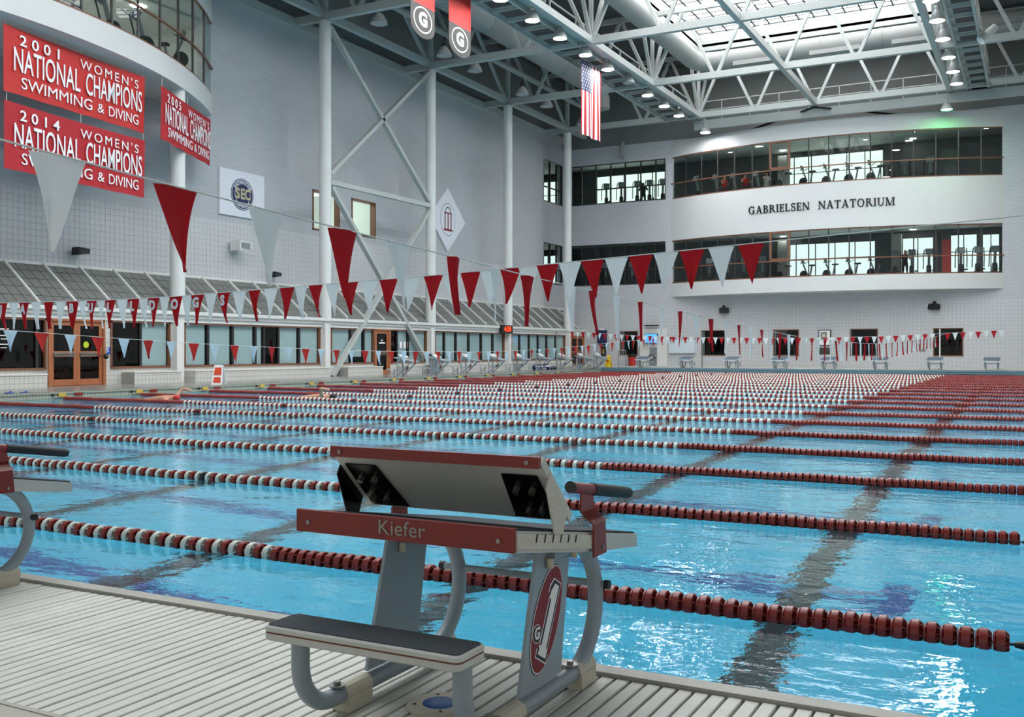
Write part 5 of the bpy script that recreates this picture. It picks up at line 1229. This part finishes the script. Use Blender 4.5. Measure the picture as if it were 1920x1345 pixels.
def long_banner(label, ya, yb, zb, rows):
    t = thing('hanging_banner', label, 'banner', (-19.3, (ya + yb) / 2, zb), 'long banners below the catwalk'); c = (ya + yb) / 2; hw = (yb - ya) / 2
    top = 17.0; zs = zb + 1.15
    MB().prism([(ya, top), (yb, top), (yb, zs), (ya, zs)], -19.306, -19.294, 'yz').build('cloth', 'banner_red', t)
    n = 14; pts = [(ya, zs)] + [(c - hw * math.cos(PI * i / n), zb + 0.45 - 0.45 * math.sin(PI * i / n)) for i in range(n + 1)] + [(yb, zs)]
    lo = MB().prism(pts, -19.306, -19.294, 'yz').build('cloth', 'banner_black', t)
    def el_(r, ry, k, m): MB().prism([(c + ry * math.cos(2 * PI * i / 36), zb + 0.64 + r * math.sin(2 * PI * i / 36)) for i in range(36)], -19.294 + 0.003 * k, -19.291 + 0.003 * k, 'yz').build('emblem', m, lo)
    el_(0.46, 0.6, 0, 'print_white'); el_(0.41, 0.545, 1, 'banner_black')
    text('emblem_letter', 'G', 'print_white', lo, (-19.283, c, zb + 0.64), 0.66, FACE_X, 0.003, 0.03, 1.15)
    for r, years in enumerate(rows):
        for q, s_ in enumerate(years):
            if s_: text('lettering', s_, 'print_white', t, (-19.288, c + (q - 0.5) * 0.72 - 0.15, zs + 0.42 + 0.42 * r), 0.26, FACE_X, 0.003, 0.008, 0.95)
    MB().tube([(-19.3, ya - 0.05, top), (-19.3, yb + 0.05, top)], 0.03, 8).build('pole', 'steel_paint', t)
long_banner('long red and black hanging banner with a round G emblem, left one with more years', 29.05, 30.62, 12.3, [('2008', '2010'), ('2006', '2004'), ('2002', '2003')])
long_banner('long red and black hanging banner with a round G emblem, right one', 31.6, 33.2, 12.3, [('', ''), ('', ''), ('', ''), ('1999', '')])
# ------------------------------------------------------------------ things on the decks and walls
af = thing('deck_sign', 'white folding deck sign with orange panels at the pool edge', 'sign', (-22.55, 23.25, ZD))
for s_ in (-1, 1):
    b = Vector((0, s_ * 0.22, 0)); tp = Vector((0, s_ * 0.03, 0.62))
    pl = lbuild(MB().slab(b + Vector((-0.17, 0, 0)), b + Vector((0.17, 0, 0)), tp + Vector((0.13, 0, 0)), tp + Vector((-0.13, 0, 0)), 0.02), 'panel', 'print_white', af)
    for a, c in ((0.12, 0.4), (0.5, 0.88)):
        q0, q1 = b.lerp(tp, a), b.lerp(tp, c); n_ = Vector((0, -0.024 if s_ < 0 else 0.008, 0.0))
        lbuild(MB().slab(q0 + n_ + Vector((-0.12, 0, 0)), q0 + n_ + Vector((0.12, 0, 0)), q1 + n_ + Vector((0.1, 0, 0)), q1 + n_ + Vector((-0.1, 0, 0)), 0.006), 'print', 'orange_red' if s_ < 0 else 'blue_plain', pl)
af.rotation_euler = (0, 0, 0.45)
wf = thing('wet_floor_sign', 'yellow folding wet floor sign in the far left pool corner', 'sign', (-22.2, 54.2, ZF))
for s_ in (-1, 1):
    b = Vector((0, s_ * 0.2, 0)); tp = Vector((0, s_ * 0.03, 0.66))
    pl = lbuild(MB().slab(b + Vector((-0.16, 0, 0)), b + Vector((0.16, 0, 0)), tp + Vector((0.1, 0, 0)), tp + Vector((-0.1, 0, 0)), 0.02), 'panel', 'yellow', wf)
lbuild(MB().box(-0.05, 0.05, -0.16, -0.14, 0.3, 0.42), 'symbol', 'red_plain', wf); lbuild(MB().box(-0.06, 0.06, -0.04, 0.04, 0.64, 0.7), 'handle', 'yellow', wf)
bn = thing('waste_bin', 'grey waste bin with a dark rim beside the single door wall', 'bin', (-25.0, 39.7, ZD))
lbuild(MB().lathe([(0.24, 0.0), (0.29, 0.85), (0.27, 0.85), (0.23, 0.05), (0, 0.05)], 18), 'body', 'bin_grey', bn, True); lbuild(MB().lathe([(0.29, 0.83), (0.32, 0.87), (0.31, 0.92), (0.26, 0.9)], 18, ring=True), 'rim', 'green_board', bn, True)
rb = thing('red_bin', 'dark red bin with a black bag under the leftmost end-wall window', 'bin', (-22.6, 59.0, ZF))
lbuild(MB().lathe([(0.2, 0.0), (0.26, 0.62), (0.24, 0.62), (0.19, 0.05), (0, 0.05)], 16), 'body', 'red_plain', rb, True); lbuild(MB().lathe([(0.265, 0.56), (0.3, 0.66), (0.22, 0.74), (0.2, 0.7)], 16, ring=True), 'bag', 'black', rb, True)
tv2 = thing('wall_screen', 'bright blue television screen on the end wall', 'television', (-21.4, 59.2, 2.0))
lbuild(MB().box(-0.42, 0.42, -0.05, 0.05, -0.3, 0.3), 'case', 'black', tv2); lbuild(MB().box(-0.39, 0.39, -0.056, -0.05, -0.27, 0.27), 'display', 'screen_blue', tv2); lbuild(MB().box(-0.04, 0.04, 0.05, 0.3, -0.05, 0.05).box(-0.45, 0.45, -0.05, 0.2, 0.78, 0.84), 'bracket', 'dark_metal', tv2)
df = thing('drinking_fountain', 'grey steel drinking fountain below the blue television', 'drinking fountain', (-21.3, 59.3, ZF))
lbuild(MB().box(-0.22, 0.22, -0.02, 0.18, 0.0, 1.15), 'panel', 'machine_grey', df); lbuild(MB().prism([(-0.35, 0.6), (-0.02, 0.5), (-0.02, 0.72), (-0.35, 0.7)], -0.2, 0.2, 'yz'), 'basin', 'steel', df)
wp = struct('trim_7', MB().box(-22.2, -20.45, 59.36, 59.5, ZF, 2.6), 'white_paint', 'smooth white panel behind the drinking fountain')
wb = thing('notice_board', 'wide pale grey notice board on the end wall', 'notice board', (-19.5, 59.45, 1.5))
lbuild(MB().box(-0.82, 0.82, -0.04, 0.05, -0.42, 0.45), 'board', 'blind', wb); lbuild(MB().box(-0.85, 0.85, -0.05, 0.05, 0.45, 0.48).box(-0.85, 0.85, -0.05, 0.05, -0.45, -0.42), 'frame', 'machine_grey', wb)
pt = thing('framed_portrait', 'black framed black-and-white portrait on the end wall', 'picture', (-10.95, 59.46, 1.98))
lbuild(MB().box(-0.35, 0.35, -0.04, 0.04, -0.46, 0.46), 'frame', 'black', pt); lbuild(MB().box(-0.3, 0.3, -0.046, -0.04, -0.41, 0.41), 'mount', 'print_white', pt)
lbuild(MB().box(-0.22, 0.12, -0.05, -0.046, -0.1, 0.33), 'photo', 'photo_grey', pt); lbuild(MB().prism([(-0.12, 0.05), (0.02, 0.05), (0.05, 0.15), (-0.02, 0.25), (-0.1, 0.22), (-0.14, 0.14)], -0.054, -0.05, 'xz'), 'photo', 'pad_cream', pt)
pq = thing('wall_plaque', 'small dark plaque under the framed portrait', 'plaque', (-10.95, 59.47, 1.22)); lbuild(MB().box(-0.3, 0.3, -0.03, 0.03, -0.18, 0.18), 'plate', 'dark_frame', pq); lbuild(MB().box(-0.27, 0.27, -0.034, -0.03, -0.15, 0.15), 'face', 'banner_black', pq)
ps = thing('wall_poster', 'small colour poster on the end wall left of the last dark window', 'poster', (-5.72, 59.47, 1.42)); lbuild(MB().box(-0.18, 0.18, -0.02, 0.03, -0.2, 0.2), 'sheet', 'photo_grey', ps); lbuild(MB().box(-0.12, 0.12, -0.024, -0.02, 0.0, 0.15), 'print', 'skin', ps)
nb = thing('navy_pennant_board', 'navy wall banner with a white top near the far corner', 'banner', (-24.8, 59.44, 2.1)); lbuild(MB().box(-0.32, 0.32, -0.03, 0.05, -0.5, 0.45), 'cloth', 'navy', nb); lbuild(MB().prism([(-0.15, 0.45), (0.15, 0.45), (0.1, 0.55), (-0.1, 0.55)], -0.03, 0.03, 'xz'), 'hanger', 'print_white', nb)
fx = thing('extinguisher_cabinet', 'dark wall cabinet with a yellow tag near the far corner', 'cabinet', (-24.7, 59.42, 1.2)); lbuild(MB().box(-0.16, 0.16, -0.05, 0.07, -0.32, 0.32), 'case', 'dark_frame', fx); lbuild(MB().box(-0.03, 0.05, -0.06, -0.05, 0.0, 0.12), 'tag', 'yellow', fx); lbuild(MB().box(-0.03, 0.04, -0.06, -0.05, -0.15, -0.03), 'label_plate', 'print_white', fx)
for i, (x, y, z1, lab) in enumerate(((-17.0, 55.5, 2.3, 'slim steel flag post on the far deck between the left dark windows'), (-4.5, 55.5, 2.35, 'slim steel flag post on the far deck at the last dark window'), (-22.5, 47.7, 2.35, 'slim steel flag post on the side deck among the blocks'))):
    st_ = thing('flag_post', lab, 'post', (x, y, ZF if i < 2 else ZD)); lbuild(MB().tube([(0, 0, 0), (0, 0, z1 - 0.28)], 0.035, 8), 'pole', 'steel' if i != 1 else 'white_paint', st_, True); lbuild(MB().lathe([(0.09, 0), (0.09, 0.02), (0.05, 0.05), (0, 0.05)], 12), 'base', 'steel', st_, True)
hr = thing('pool_handrail', 'tall square steel handrail on the far deck corner', 'handrail', (-21.3, 54.0, ZF)); lbuild(MB().tube([(-0.2, 0, 0), (-0.2, 0, 0.92), (-0.15, 0, 0.98), (0.15, 0.1, 0.98), (0.2, 0.1, 0.92), (0.2, 0.1, 0)], 0.025, 8), 'tube', 'steel', hr, True)
h2 = thing('ladder_rail', 'curved steel ladder rail in the far left pool corner', 'handrail', (-22.5, 51.9, ZD)); 
for s_ in (0, 0.45): lbuild(MB().tube([(-0.7, s_, 0), (-0.7, s_, 0.6), (-0.55, s_, 0.75), (0.1, s_, 0.5), (0.35, s_, 0.35), (0.36, s_, 0.15), (0.2, s_, 0.05), (-0.1, s_, 0.02)], 0.025, 8), 'tube', 'steel', h2, True)
sr = thing('rope_cart', 'low dark storage cart in the far left deck corner', 'cart', (-24.5, 49.6, ZD)); lbuild(MB().box(-0.3, 0.3, -0.2, 1.8, 0.08, 0.16).box(-0.3, -0.26, -0.2, 1.8, 0.16, 0.3), 'tray', 'navy', sr); lbuild(MB().box(-0.2, 0.2, 0.0, 0.5, 0.16, 0.24).box(-0.2, 0.2, 0.7, 1.2, 0.16, 0.24), 'load', 'print_white', sr)
for a in (-0.1, 1.7): lbuild(MB().lathe([(0.06, -0.3), (0.06, 0.3)], 10, 'x', (0, a, 0.06)), 'wheel', 'black', sr)
for i, (dx_, dy_) in enumerate(((0, 0), (0.14, 0.16))):
    s_ = thing('sandal', 'blue sandal on the deck edge by the near doors, %s of the pair' % ('left', 'right')[i], 'sandal', (-22.7 + dx_, 16.2 + dy_ * 2, ZD), 'pair of blue sandals')
    lbuild(MB().prism([(-0.13, -0.04), (0.0, -0.05), (0.13, -0.05), (0.15, 0), (0.13, 0.05), (0, 0.04), (-0.13, 0.04)], 0.0, 0.025, 'xy'), 'sole', 'blue_plain', s_); lbuild(MB().tube([(0.04, -0.05, 0.02), (0.05, 0, 0.06), (0.04, 0.05, 0.02)], 0.012, 6), 'strap', 'blue_plain', s_)
# lane end plates in the side gutter
ge = sgroup('trim_8', 'coloured lane end plates along the side gutter')
for k in range(14):
    y = 15.4 + 2.5 * k
    MB().box(PX0 + 0.02, PX0 + 0.035, y - 0.12, y + 0.12, 0.06, ZD - 0.03).build('plate', 'float_red', ge)
    MB().box(PX0 + 0.02, PX0 + 0.035, y - 0.62, y - 0.4, 0.05, ZD - 0.03).build('plate', mat('plate_gold', (206, 168, 62), 0.6), ge)
    MB().lathe([(0.035, 0.0), (0.035, 0.03), (0, 0.03)], 10, 'x', (PX0 + 0.02, y - 0.78, 0.1)).build('cup_anchor', 'black', ge)
